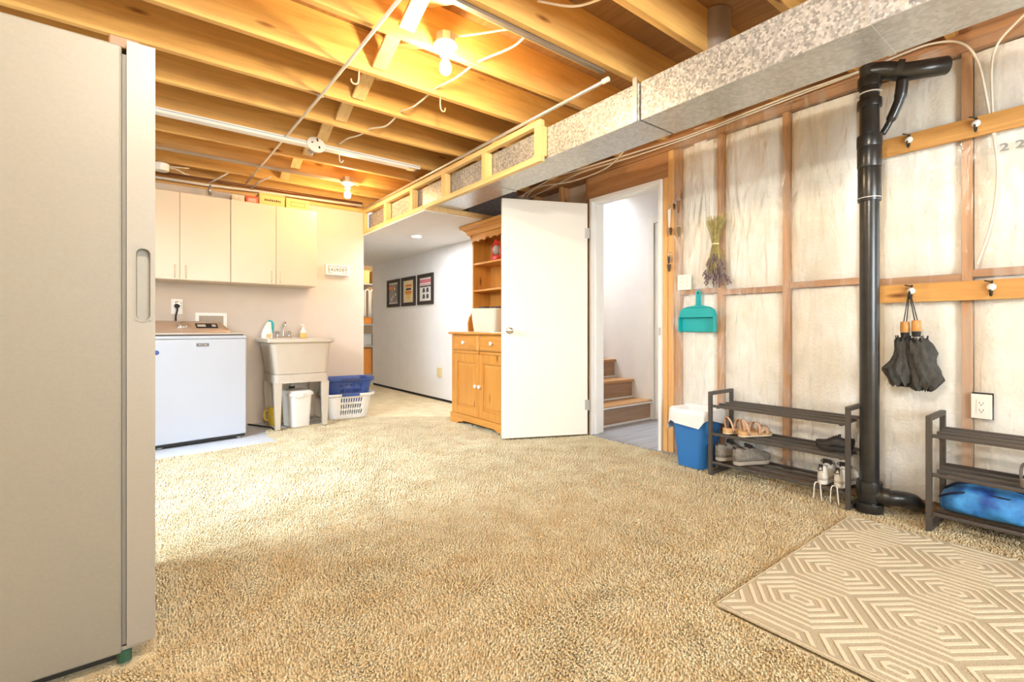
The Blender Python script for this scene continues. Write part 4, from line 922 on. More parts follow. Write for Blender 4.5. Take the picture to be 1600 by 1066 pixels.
M_AW = mk('print_white', (0.80, 0.76, 0.70), 0.6, var=0.03)
M_AR = mk('print_rose', (0.68, 0.20, 0.26), 0.6)
M_AK = mk('print_charcoal', (0.06, 0.06, 0.07), 0.6)
def art1(t, a, b):
    panel(t, 'mat', M_AW, -a, a, -b, b); panel(t, 'print', M_AG, -a + 0.012, a - 0.006, -b + 0.02, b - 0.02, 0.005)
    panel(t, 'highlight', M_AO, -a + 0.02, -0.02, 0.06, 0.11, 0.0101)
    for y, z in ((0.05, 0.07), (-0.01, -0.05), (-0.06, -0.09), (0.08, -0.02)):
        B().ball((-0.0115, -y, z), 0.0012, 0.018, 0.028, 10, 6).build('figure', M_AW, t, smooth=True)
def art2(t, a, b):
    panel(t, 'print', M_AC, -a, a, -b, b)
    for k, (z, hh, m, ww) in enumerate(((0.085, 0.016, M_AO, 0.10), (0.035, 0.014, M_AK, 0.085), (-0.015, 0.022, M_AO, 0.10))):
        n = (5, 4, 6)[k]
        for i in range(n):
            y0 = -ww + i * 2 * ww / n; panel(t, 'glyph', m, y0 + 0.004, y0 + 2 * ww / n - 0.006, z - hh, z + hh, 0.005)
    B().lathe([(0.001, 0), (0.06, 0), (0.06, 0.002), (0.001, 0.002)], 20, (-0.0061, 0, -0.05), (-1, 0, 0)).build('sun_disc', mk('print_gold', (0.85, 0.52, 0.10), 0.6), t)
def art3(t, a, b):
    panel(t, 'print', M_AW, -a, a, -b, b)
    panel(t, 'band', M_AR, -a + 0.01, a - 0.01, 0.09, 0.135, 0.005); panel(t, 'band', M_AR, -a + 0.015, a - 0.05, 0.062, 0.07, 0.005); panel(t, 'band', M_AK, -a + 0.02, a - 0.01, 0.032, 0.05, 0.005)
    for y in (-0.055, 0.055):
        for z in (-0.015, -0.10):
            pts = [(-y + 0.034 * math.cos(q_), z + 0.036 * math.sin(q_)) for q_ in np.linspace(0, PI, 9)] + [(-y - 0.036, z - 0.032), (-y - 0.010, z - 0.020), (-y + 0.012, z - 0.034), (-y + 0.034, z - 0.028)]
            B().prism(pts, 'x', -0.0075, -0.0061).build('silhouette', M_AK, t)
picture(7.065, 0.452, 'framed grey photographic print, leftmost on the corridor wall', art1)
picture(6.54, 0.452, 'framed cream print with orange lettering, middle of the three', art2)
picture(6.01, 0.455, 'framed white print with four dark silhouettes, rightmost of the three', art3)
# shift: local y of the text runs along the wall
sw2 = thing('light_switch', 'white light switch on the corridor wall above the hutch', 'switch', (XC, 5.05, 1.285))
box('plate', M_PLATE, sw2, -0.007, -0.0005, -0.037, 0.037, -0.06, 0.06, bevel=0.002); box('rocker', M_PLATE, sw2, -0.0105, -0.0072, -0.016, 0.016, -0.034, 0.034, bevel=0.001)
yp = thing('outlet_cover', 'yellowed wall plate low on the corridor wall', 'outlet', (XC, 5.61, 0.365))
M_YEL = mk('yellowed_plastic', (0.74, 0.60, 0.32), 0.4)
box('plate', M_YEL, yp, -0.03, -0.0005, -0.045, 0.045, -0.062, 0.062, bevel=0.004); box('face', M_YEL, yp, -0.034, -0.0302, -0.03, 0.03, -0.04, 0.04, bevel=0.001)

# ---- storage room seen at the corridor end
su = thing('storage_shelving', 'grey metal storage shelving at the far end of the corridor', 'shelving', (3.35, 8.62, 0.0))
for x in (-0.42, 0.42):
    for y in (-0.20, 0.20): box('post', M_STEEL, su, x - 0.015, x + 0.015, y - 0.015, y + 0.015, 0, 2.10)
for z in (0.10, 0.62, 1.00, 1.72): box('shelf', M_STEEL, su, -0.435, 0.435, -0.22, 0.22, z, z + 0.025)
def sbox(x0, x1, z0, z1, m, name, label, y0=-0.19, cat='box'):
    t = thing(name, label, cat, (3.35 + (x0 + x1) / 2, 8.62, z0 + 0.0005), group='things on the storage shelves')
    w = (x1 - x0) / 2
    box('body', m, t, -w, w, y0, 0.15, 0, z1 - z0, bevel=0.006); box('lid', m, t, -w - 0.004, w + 0.004, y0 - 0.004, 0.154, z1 - z0 + 0.0005, z1 - z0 + 0.02, bevel=0.003)
    return t
M_OR = mk('orange_bin', (0.75, 0.28, 0.04), 0.5)
for i, (x0, x1) in enumerate(((-0.36, -0.02), (0.02, 0.36))):
    sbox(x0, x1, 0.126, 0.56, M_OR, 'drawer_crate', ('orange crate on the lowest storage shelf, left one', 'orange crate on the lowest storage shelf, right one')[i])
    sbox(x0, x1, 0.646, 0.82, mk('grey_bin', (0.50, 0.52, 0.52), 0.5), 'grey_bin', ('grey bin on the second storage shelf, left one', 'grey bin on the second storage shelf, right one')[i])
    sbox(x0 + 0.05, x1, 1.026, 1.12, M_OR, 'orange_carton', ('orange carton on the third storage shelf, left one', 'orange carton on the third storage shelf, right one')[i])
    sbox(x0, x1 - 0.04, 1.746, 1.96, mk('tan_card', (0.66, 0.46, 0.20), 0.6), 'cardboard_box', ('tan cardboard box on the top storage shelf, left one', 'tan cardboard box on the top storage shelf, right one')[i])
for i in range(5):
    x = 3.11 + i * 0.10
    t = B().tube(smoothpath([(0, 0, 0), (0, 0, 0.42), (0.012, 0, 0.47), (0.035, 0, 0.485), (0.058, 0, 0.47), (0.07, 0, 0.42), (0.07, 0, 0)], 4), 0.013, 8).build('bent_tube', M_WPLAST, None, smooth=True, loc=(x, 8.43, 1.15))
    tag(t, 'white bent tube frame hooked in the storage shelving', 'tube', 'white tube frames in storage')

# ================================================================== PINE HUTCH
HX, HY0, HY1 = 2.535, 3.29, 4.275
hu = thing('pine_hutch', 'varnished pine hutch dresser half hidden behind the open door', 'hutch', (HX, (HY0 + HY1) / 2, -0.004))
hw = (HY1 - HY0) / 2
# local: x 0 front -> depth, y along wall
box('carcass', M_PINE, hu, 0.022, 0.46, -hw + 0.012, hw - 0.012, 0.085, 0.888)
# plinth with a scalloped cut-out
base = [(-hw - 0.012, 0.0), (-hw + 0.12, 0.0), (-hw + 0.15, 0.022), (-hw + 0.20, 0.022), (-hw + 0.225, 0.04), (hw - 0.225, 0.04), (hw - 0.20, 0.022), (hw - 0.15, 0.022), (hw - 0.12, 0.0), (hw + 0.012, 0.0), (hw + 0.012, 0.10), (-hw - 0.012, 0.10)]
B().prism(base, 'x', -0.012, 0.012).build('plinth', M_PINEY, hu, bevel=0.002)
B().box(0.0125, 0.46, -hw - 0.012, -hw + 0.011, 0, 0.10).box(0.0125, 0.46, hw - 0.011, hw + 0.012, 0, 0.10).build('plinth_return', M_PINEY, hu)
box('countertop', M_PINEY, hu, -0.030, 0.475, -hw - 0.028, hw + 0.028, 0.8885, 0.914, bevel=0.008, seg=3)
B().box(0.0, 0.0215, -hw, -hw + 0.035, 0.1005, 0.887).box(0.0, 0.0215, hw - 0.035, hw, 0.1005, 0.887).box(0.0, 0.0215, -0.012, 0.012, 0.73, 0.887).box(0.0, 0.0215, -hw + 0.035, hw - 0.035, 0.705, 0.73).build('face_frame', M_PINE, hu)
def pknob(parent, y, z, x=-0.001):
    return B().lathe([(0.001, 0), (0.010, 0), (0.009, 0.012), (0.017, 0.020), (0.018, 0.028), (0.010, 0.035), (0.001, 0.036)], 16, (x, y, z), (-1, 0, 0)).build('knob', M_PORC, parent, smooth=50)
for s in (1, -1):
    ya, yb = (0.014, hw - 0.037) if s > 0 else (-hw + 0.037, -0.014)
    d = B().loft([[(0.018, y, z) for y, z in ((ya, 0.735), (yb, 0.735), (yb, 0.883), (ya, 0.883))], [(0.0, y, z) for y, z in ((ya, 0.735), (yb, 0.735), (yb, 0.883), (ya, 0.883))], [(-0.010, y, z) for y, z in ((ya + 0.02, 0.752), (yb - 0.02, 0.752), (yb - 0.02, 0.866), (ya + 0.02, 0.866))]]).build('drawer', M_PINEY, hu)
    pknob(d, (ya + yb) / 2, 0.81, -0.010)
    ya, yb = (0.002, hw - 0.037) if s > 0 else (-hw + 0.037, -0.002)
    z0, z1 = 0.103, 0.702; fw = 0.066
    d = B().box(0.0, 0.018, ya, ya + fw, z0, z1).box(0.0, 0.018, yb - fw, yb, z0, z1).box(0.0, 0.018, ya + fw, yb - fw, z0, z0 + fw + 0.01).box(0.0, 0.018, ya + fw, yb - fw, z1 - fw - 0.02, z1).build('door', M_PINE, hu, bevel=0.002)
    box('door_panel', M_PINE, d, 0.011, 0.016, ya + fw - 0.002, yb - fw + 0.002, z0 + fw + 0.008, z1 - fw - 0.018)
    B().loft([[(0.011, y, z) for y, z in ((ya + fw + 0.012, z0 + fw + 0.024), (yb - fw - 0.012, z0 + fw + 0.024), (yb - fw - 0.012, z1 - fw - 0.032), (ya + fw + 0.012, z1 - fw - 0.032))], [(0.003, y, z) for y, z in ((ya + fw + 0.03, z0 + fw + 0.042), (yb - fw - 0.03, z0 + fw + 0.042), (yb - fw - 0.03, z1 - fw - 0.05), (ya + fw + 0.03, z1 - fw - 0.05))]]).build('raised_field', M_PINE, d)
    pknob(d, (ya + 0.03) if s > 0 else (yb - 0.03), 0.40)
# upper shelf rack: shaped sides, back boards, shelves, scalloped frieze, cornice
U0 = 0.22; UB = 0.46; uh = 1.06
side = [(UB, 0.915), (U0 - 0.045, 0.915), (U0 - 0.05, 1.0), (U0 - 0.035, 1.06), (U0 + 0.0, 1.11), (U0 + 0.012, 1.15), (U0 + 0.012, 1.80), (U0 + 0.0, 1.86), (U0 - 0.03, 1.91), (UB, 1.91)]
for y in (-hw + 0.025, hw - 0.045): B().prism(side, 'y', y, y + 0.02).build('side_panel', M_PINE, hu)
nb = 9; bw = (2 * hw - 0.092) / nb
for i in range(nb): box('back_board', M_PINE, hu, UB - 0.014, UB - 0.004, -hw + 0.046 + i * bw + 0.001, -hw + 0.046 + (i + 1) * bw - 0.001, 0.915, 1.91, bevel=0.001)
for z in (1.345, 1.622): box('shelf', M_PINEY, hu, U0 + 0.014, UB - 0.0145, -hw + 0.0455, hw - 0.0455, z - 0.02, z, bevel=0.003)
fp = [(-hw + 0.046, 1.91), (-hw + 0.046, 1.83)]
n_sc = 8; wsc = (2 * hw - 0.092) / n_sc
for i in range(n_sc):
    for k in range(1, 7):
        a = k / 6; fp.append((-hw + 0.046 + (i + a) * wsc, 1.83 + (0.030 if i in (2, 5) else 0.018) * math.sin(PI * a) + 0.012 * (1 - abs(i + a - n_sc / 2) / (n_sc / 2))))
fp.append((hw - 0.046, 1.91))
B().prism(fp, 'x', U0 - 0.008, U0 + 0.010).build('scalloped_frieze', M_PINEY, hu)
pr_ = [(0.0, 1.9105), (-0.02, 1.9105), (-0.03, 1.93), (-0.035, 1.945), (-0.06, 1.965), (-0.085, 1.975), (-0.09, 1.99), (-0.09, 2.003), (0.0, 2.003)]
B().loft([[(U0 - 0.01 + p, -hw - p * 0.9 * -1 + 0.02, z) for p, z in pr_], [(U0 - 0.01 + p, hw - p * 0.9 - 0.02, z) for p, z in pr_]]).build('cornice', M_PINEY, hu)
B().box(U0 - 0.0095, UB, -hw + 0.025, hw - 0.025, 1.9105, 1.94).build('top_board', M_PINEY, hu)
# lantern on the hutch shelf
M_RED = mk('lantern_red', (0.70, 0.05, 0.03), 0.3)
ln = thing('red_lantern', 'red hurricane lantern on the upper hutch shelf', 'lantern', (2.845, 3.93, 1.6185))
B().lathe([(0.001, 0), (0.052, 0), (0.055, 0.01), (0.055, 0.04), (0.040, 0.055), (0.025, 0.062), (0.001, 0.062)], 20).build('tank', M_RED, ln, smooth=40)
B().lathe([(0.022, 0.064), (0.034, 0.085), (0.040, 0.11), (0.032, 0.14), (0.024, 0.155)], 18).build('globe', mk('lantern_glass', (0.80, 0.82, 0.80), 0.1, trans=0.6), ln, smooth=True)
B().lathe([(0.030, 0.156), (0.040, 0.16), (0.036, 0.175), (0.022, 0.20), (0.022, 0.215), (0.001, 0.218)], 18).build('chimney_cap', M_RED, ln, smooth=40)
for s in (-1, 1): B().tube(smoothpath([(0, s * 0.048, 0.035), (0, s * 0.064, 0.06), (0, s * 0.064, 0.14), (0, s * 0.055, 0.175), (0, s * 0.025, 0.195)]), 0.007, 8).build('side_tube', M_RED, ln, smooth=True)
B().tube([(0.0, -0.03, 0.09), (0, 0.03, 0.13)], 0.002, 6).tube([(0.0, 0.03, 0.09), (0, -0.03, 0.13)], 0.002, 6).build('guard', M_STEEL, ln)
# basket on the hutch counter
bk = thing('cream_basket', 'cream fabric basket full of dark things on the hutch counter', 'basket', (2.72, 3.86, 0.911))
M_BASK = mk('cream_fabric', (0.82, 0.75, 0.60), 0.9, var=0.05, bump=0.5, bscale=120)
B().loft([[(x, y, 0) for x, y in rrect(0.17, 0.36, 0.03, 4)], [(x, y, 0.12) for x, y in rrect(0.19, 0.40, 0.03, 4)], [(x, y, 0.225 + 0.006 * math.sin(9 * y)) for x, y in rrect(0.195, 0.41, 0.03, 4)], [(x, y, 0.223) for x, y in rrect(0.18, 0.395, 0.03, 4)], [(x, y, 0.15) for x, y in rrect(0.17, 0.38, 0.03, 4)]]).build('body', M_BASK, bk, smooth=40)
B().tube(smoothpath([(0, 0.20, 0.19), (0, 0.225, 0.20), (0, 0.235, 0.16), (0, 0.21, 0.12)]), 0.008, 8).build('handle', mk('tan_rope', (0.50, 0.33, 0.17), 0.8), bk, smooth=True)
cl = B()
for k in range(7): cl.ball((random.uniform(-.05, .05), -0.15 + k * 0.05, 0.213), 0.045, 0.04, 0.03 + random.random() * 0.012, 8, 6)
tag(cl.build('dark_clothing', mk('dark_fabric', (0.05, 0.045, 0.05), 0.9, bump=0.6, bscale=60), None, smooth=True, loc=(2.72, 3.86, 0.911)), 'bundle of dark cloth in the cream hutch basket', 'cloth', kind='stuff')

# ================================================================== ON THE INSULATED WALL
M_DKIRON = mk('dark_iron', (0.05, 0.045, 0.04), 0.45, metal=0.6)
def coat_rail(z0, z1, ys, label):
    t = thing('coat_rail', label, 'coat rail', (3.197, 0.12, z0), group='wooden coat rails')
    box('board', M_RAIL, t, -0.019, 0.0, -1.0, 0.735, 0, z1 - z0, bevel=0.002)
    for y in ys:
        zc = (z1 - z0) * 0.55
        h = B().tube(smoothpath([(-0.019, y - 0.12, zc + 0.035), (-0.026, y - 0.12, zc + 0.02), (-0.030, y - 0.12, zc - 0.022), (-0.050, y - 0.12, zc - 0.036), (-0.064, y - 0.12, zc - 0.022), (-0.066, y - 0.12, zc - 0.008)], 4), 0.0042, 8).tube(smoothpath([(-0.024, y - 0.12, zc + 0.02), (-0.045, y - 0.12, zc + 0.028), (-0.06, y - 0.10, zc + 0.035)], 4), 0.0035, 8).build('hook', M_DKIRON, t, smooth=True)
        B().lathe([(0.001, 0), (0.010, 0), (0.017, 0.010), (0.017, 0.018), (0.008, 0.026), (0.001, 0.027)], 14, (-0.020, y - 0.12, zc + 0.004), (-1, 0, 0.1)).build('porcelain_knob', M_PORC, h, smooth=50)
    return t
coat_rail(1.866, 1.960, (0.722, 0.468, 0.20), 'upper wooden coat rail with porcelain hooks on the insulated wall')
coat_rail(1.081, 1.175, (0.712, 0.415, 0.12), 'lower wooden coat rail holding the folded umbrellas')

def outlet(name, label, loc, w, h_, duplex=True, n=1):
    t = thing(name, label, 'outlet' if duplex else 'switch', loc)
    box('plate', M_PLATE, t, -0.007, 0.0, -w / 2, w / 2, -h_ / 2, h_ / 2, bevel=0.003)
    if duplex:
        f = box('face', M_PLATE, t, -0.0095, -0.0072, -0.017, 0.017, -0.034, 0.034, bevel=0.001)
        for z in (0.017, -0.017):
            B().box(-0.0102, -0.0096, -0.0075, -0.0055, z - 0.004, z + 0.005).box(-0.0102, -0.0096, 0.0055, 0.0075, z - 0.004, z + 0.005).box(-0.0102, -0.0096, -0.0025, 0.0025, z - 0.011, z - 0.007).build('slots', M_DARK, f)
    else:
        for y in (-0.023, 0.023):
            f = box('toggle_bezel', M_PLATE, t, -0.0090, -0.0072, y - 0.006, y + 0.006, -0.013, 0.013)
            B().bar((-0.0092, y, 0.0), (-0.018, y, 0.008), 0.007, 0.008).build('toggle', M_PLATE, f)
            for z in (-0.03, 0.03): box('screw', M_STEEL, t, -0.0082, -0.0072, y - 0.003, y + 0.003, z - 0.003, z + 0.003)
    return t
M_OBOX = M_DARK
ob = outlet('wall_outlet', 'white duplex outlet on the film above the right shoe rack', (3.203, 0.454, 0.569), 0.074, 0.118)
box('outlet_box', mk('black_box', (0.03, 0.03, 0.03), 0.6), ob, 0.0005, 0.010, -0.041, 0.034, -0.060, 0.066)
outlet('wall_switch', 'white double switch plate above the teal dustpan', (3.203, 2.047, 1.285), 0.112, 0.114, False)

# ---- dustpan
dpn2 = thing('dustpan', 'teal plastic dustpan hanging on the film below the switch', 'dustpan', (3.198, 1.930, 0.917))
out = [(-0.137, 0.0), (0.139, 0.0), (0.139, 0.125), (0.128, 0.165), (0.10, 0.182), (0.02, 0.195), (0.018, 0.29), (0.010, 0.302), (-0.010, 0.302), (-0.018, 0.29), (-0.02, 0.195), (-0.10, 0.178), (-0.125, 0.16), (-0.137, 0.125)]
B().prism(out, 'x', -0.010, -0.002).build('pan', M_TEAL, dpn2, bevel=0.002)
B().loft([[(-0.010, y, z) for y, z in ((-0.136, 0.10), (0.138, 0.10), (0.127, 0.164), (0.10, 0.181), (-0.10, 0.177), (-0.124, 0.159))], [(-0.045, y, z) for y, z in ((-0.134, 0.106), (0.136, 0.106), (0.122, 0.158), (0.096, 0.174), (-0.096, 0.170), (-0.120, 0.154))]]).build('hood', M_TEAL, dpn2, bevel=0.003)
box('side_wall', M_TEAL, dpn2, -0.045, -0.0105, -0.137, -0.130, 0.002, 0.104); box('side_wall', M_TEAL, dpn2, -0.045, -0.0105, 0.131, 0.139, 0.002, 0.104)
B().box(-0.018, -0.0105, -0.129, 0.130, 0.004, 0.016).build('lip', M_TEAL, dpn2)
box('hang_hole', M_DARK, dpn2, -0.0112, -0.0102, -0.006, 0.006, 0.274, 0.288)
B().box(-0.017, -0.0102, -0.012, 0.012, 0.195, 0.268).build('grip_rib', M_TEAL, dpn2, bevel=0.002)
# ---- lavender bunch hanging upside down
lv = thing('lavender_bunch', 'dried lavender bunch hanging upside down on the insulated wall', 'dried flowers', (3.175, 1.79, 1.53))
st_b = B(); fl_b = B(); rl = random.Random(3)
for k in range(85):
    a = rl.uniform(-1, 1); dpt = rl.uniform(-0.022, 0.018); up = rl.uniform(0.15, 0.21)
    st_b.tube([(dpt * 1.2, -a * 0.072 - 0.006, up), (dpt * 0.9, -a * 0.035, 0.08), (dpt * .6, -a * 0.019, 0.0), (dpt, -a * 0.035, -0.08), (dpt * 1.4, -a * 0.065, -rl.uniform(0.14, 0.22))], 0.0016, 4)
    L_ = rl.uniform(0.05, 0.11); z0 = -rl.uniform(0.07, 0.24); y0 = -a * 0.075 * (-z0 / 0.2)
    for j in range(5): fl_b.ball((dpt * 1.3 + rl.uniform(-.004, .004), y0 + rl.uniform(-.005, .005) - a * 0.004 * j, z0 - j * L_ / 7), 0.005, 0.0055, 0.009, 6, 4)
st_b.build('stems', mk('dry_stem', (0.42, 0.36, 0.14), 0.9, var=0.3, scale=40), lv, kind='stuff')
fl_b.build('flower_heads', mk('dry_lavender', (0.20, 0.15, 0.17), 0.95, var=0.4, scale=60), lv, kind='stuff')
B().lathe([(0.017, -0.004), (0.024, -0.004), (0.024, 0.004), (0.017, 0.004)], 14).build('twine', mk('twine', (0.78, 0.70, 0.40), 0.8), lv)
B().tube([(0.012, 0, 0.0), (0.028, 0.01, 0.09), (0.03, 0.0, 0.16)], 0.0015, 5).build('hanging_string', MATS['twine'], lv)
# ---- keys on the door trimmer
def keys(loc, label, parts):
    t = thing('key_set', label, 'keys', loc, group='keys hanging by the door')
    B().tube([(0, 0, 0.0), (-0.022, 0, 0.004)], 0.0025, 6).build('nail', M_STEEL, t)
    B().tube([(-0.018, 0.014 * math.sin(2 * PI * k / 14), -0.012 + 0.014 * math.cos(2 * PI * k / 14)) for k in range(15)], 0.0018, 6).build('ring', M_CHROME, t, smooth=True)
    for (y, z0, z1, w_, m, nm) in parts:
        B().prism([(y - w_, z0), (y + w_, z0), (y + w_ * 0.8, (z0 + z1) / 2), (y + w_ * 0.4, z1), (y - w_ * 0.4, z1), (y - w_ * 0.8, (z0 + z1) / 2)], 'x', -0.021, -0.015).build(nm, m, t)
    return t
M_TAG = mk('tag_white', (0.85, 0.83, 0.78), 0.5); M_KEYD = mk('key_dark', (0.10, 0.07, 0.05), 0.4, metal=0.5)
keys((3.205, 2.168, 1.87), 'white lanyard with keys hanging on the door post', [(0, -0.025, -0.16, 0.011, M_TAG, 'lanyard'), (0.012, -0.165, -0.225, 0.011, M_CHROME, 'key'), (-0.014, -0.165, -0.22, 0.010, M_KEYD, 'key')])
keys((3.205, 2.125, 1.90), 'small dark key hanging beside the white lanyard', [(0, -0.02, -0.06, 0.010, M_KEYD, 'key')])
keys((3.205, 2.162, 1.52), 'bunch of dark keys hanging lowest on the door post', [(0.010, -0.03, -0.085, 0.010, M_KEYD, 'key'), (-0.010, -0.035, -0.075, 0.010, M_CHROME, 'key'), (0.008, -0.09, -0.145, 0.015, M_KEYD, 'leather_fob')])
keys((3.203, 2.088, 1.915), 'brass key on a brown fob at the film edge', [(0, -0.02, -0.11, 0.014, mk('brown_leather', (0.26, 0.13, 0.06), 0.6), 'leather_fob')])
keys((3.203, 2.086, 1.72), 'green oval key fob at the film edge', [(0, -0.02, -0.095, 0.013, mk('olive_fob', (0.16, 0.16, 0.07), 0.5), 'fob')])
# ---- folded umbrellas
M_UMB = mk('umbrella_cloth', (0.060, 0.060, 0.056), 0.7, var=0.3, scale=25, bump=0.4, bscale=90)
M_UHAN = mk('umbrella_wood', (0.62, 0.30, 0.08), 0.35, var=0.1, stretch=(8, 8, 1))
def umbrella(loc, label, prof, seed, strap_to, lean):
    t = thing('folded_umbrella', label, 'umbrella', loc, group='folded umbrellas on the coat rail')
    rr_ = random.Random(seed); N = 48; rings = []
    for (z, r, oy) in prof:
        ring_ = []
        for k in range(N):
            a = 2 * PI * k / N
            f = 1 + 0.14 * abs(math.sin(4 * a + z * 14 + seed)) * 2 - 0.14 + 0.08 * math.sin(13 * a - z * 40 + seed * 2) + 0.05 * math.sin(5 * a + z * 90)
            ring_.append((0.62 * r * f * math.cos(a), oy + r * f * math.sin(a), z + 0.014 * math.sin(8 * a + seed) * (1 if z < -0.2 or z > -0.06 else 0.2)))
        rings.append(ring_)
    B().loft(rings).build('canopy', M_UMB, t, smooth=45)
    B().lathe([(0.001, 0.0), (0.019, 0.0), (0.021, 0.006), (0.020, 0.050), (0.017, 0.055), (0.001, 0.055)], 16).build('handle', M_UHAN, t, smooth=40)
    B().lathe([(0.001, -0.028), (0.017, -0.028), (0.020, -0.001), (0.001, -0.001)], 12).build('collar', M_BLACK, t)
    B().tube([(0, 0, -0.028), (0, 0.0, -0.08)], 0.007, 8).build('shaft', M_STEEL, t)
    B().tube(smoothpath([(0, 0.006, 0.05), strap_to, (0, -0.006, 0.05)], 6), 0.0024, 6).build('wrist_loop', M_BLACK, t, smooth=True)
    for k in range(8):
        a = 2 * PI * k / 8 + seed; r = prof[0][1] * 1.08
        B().tube([(0.6 * r * math.cos(a), prof[0][2] + r * math.sin(a), prof[0][0] - 0.012), (0.66 * r * math.cos(a), prof[0][2] + r * 1.1 * math.sin(a), prof[0][0] + 0.022)], 0.0025, 5).build('rib_tip', M_BLACK, t)
    return t
umbrella((3.135, 0.731, 0.924), 'left folded black umbrella with a wooden handle on the coat rail', [(-0.038, 0.026, 0.008), (-0.055, 0.031, 0.011), (-0.11, 0.032, 0.012), (-0.15, 0.040, 0.018), (-0.19, 0.062, 0.030), (-0.215, 0.056, 0.028), (-0.255, 0.046, 0.018), (-0.272, 0.038, 0.012)], 1, (-0.002, -0.018, 0.215), 0)
umbrella((3.128, 0.684, 0.930), 'right folded black umbrella with a wooden handle on the coat rail', [(-0.045, 0.034, -0.008), (-0.065, 0.046, -0.014), (-0.11, 0.054, -0.022), (-0.16, 0.050, -0.024), (-0.205, 0.056, -0.036), (-0.245, 0.058, -0.042), (-0.280, 0.046, -0.030), (-0.292, 0.028, -0.03)], 2, (0.004, 0.029, 0.209), 0)

# ================================================================== SHOE RACKS
def shoe_rack(loc, L_, label):
    t = thing('shoe_rack', label, 'shoe rack', loc, group='dark metal shoe racks')
    D_ = 0.285; p = 0.022; Hh = 0.535
    for y in (0, -L_):
        y0, y1 = (y - p, y) if y == 0 else (y, y + p)
        for x in (0, D_ - p): box('post', M_RACK, t, x, x + p, y0, y1, 0.0, Hh - p - 0.0005, bevel=0.0015)
        box('top_bar', M_RACK, t, 0, D_, y0, y1, Hh - p, Hh, bevel=0.0015)
        box('foot_bar', M_RACK, t, p + 0.0005, D_ - p - 0.0005, y0, y1, 0.0, p, bevel=0.0015)
    for z in (0.085, 0.268, 0.448):
        for k in range(4):
            x = 0.004 + k * 0.087
            box('slat', M_RACK, t, x, x + 0.019, -L_ + p + 0.0004, -p - 0.0004, z - 0.012, z + (0.006 if k else 0.004), bevel=0.003)
        for y in (-0.05, -L_ + 0.05): box('cross_bar', M_RACK, t, 0.024, 0.262, y - 0.007, y + 0.007, z - 0.020, z - 0.0125)
    return t
shoe_rack((2.915, 1.695, 0.0), 0.787, 'dark metal three tier shoe rack between the blue bin and drain pipe')
shoe_rack((2.91, 0.603, 0.0), 0.787, 'dark metal three tier shoe rack at the right edge')

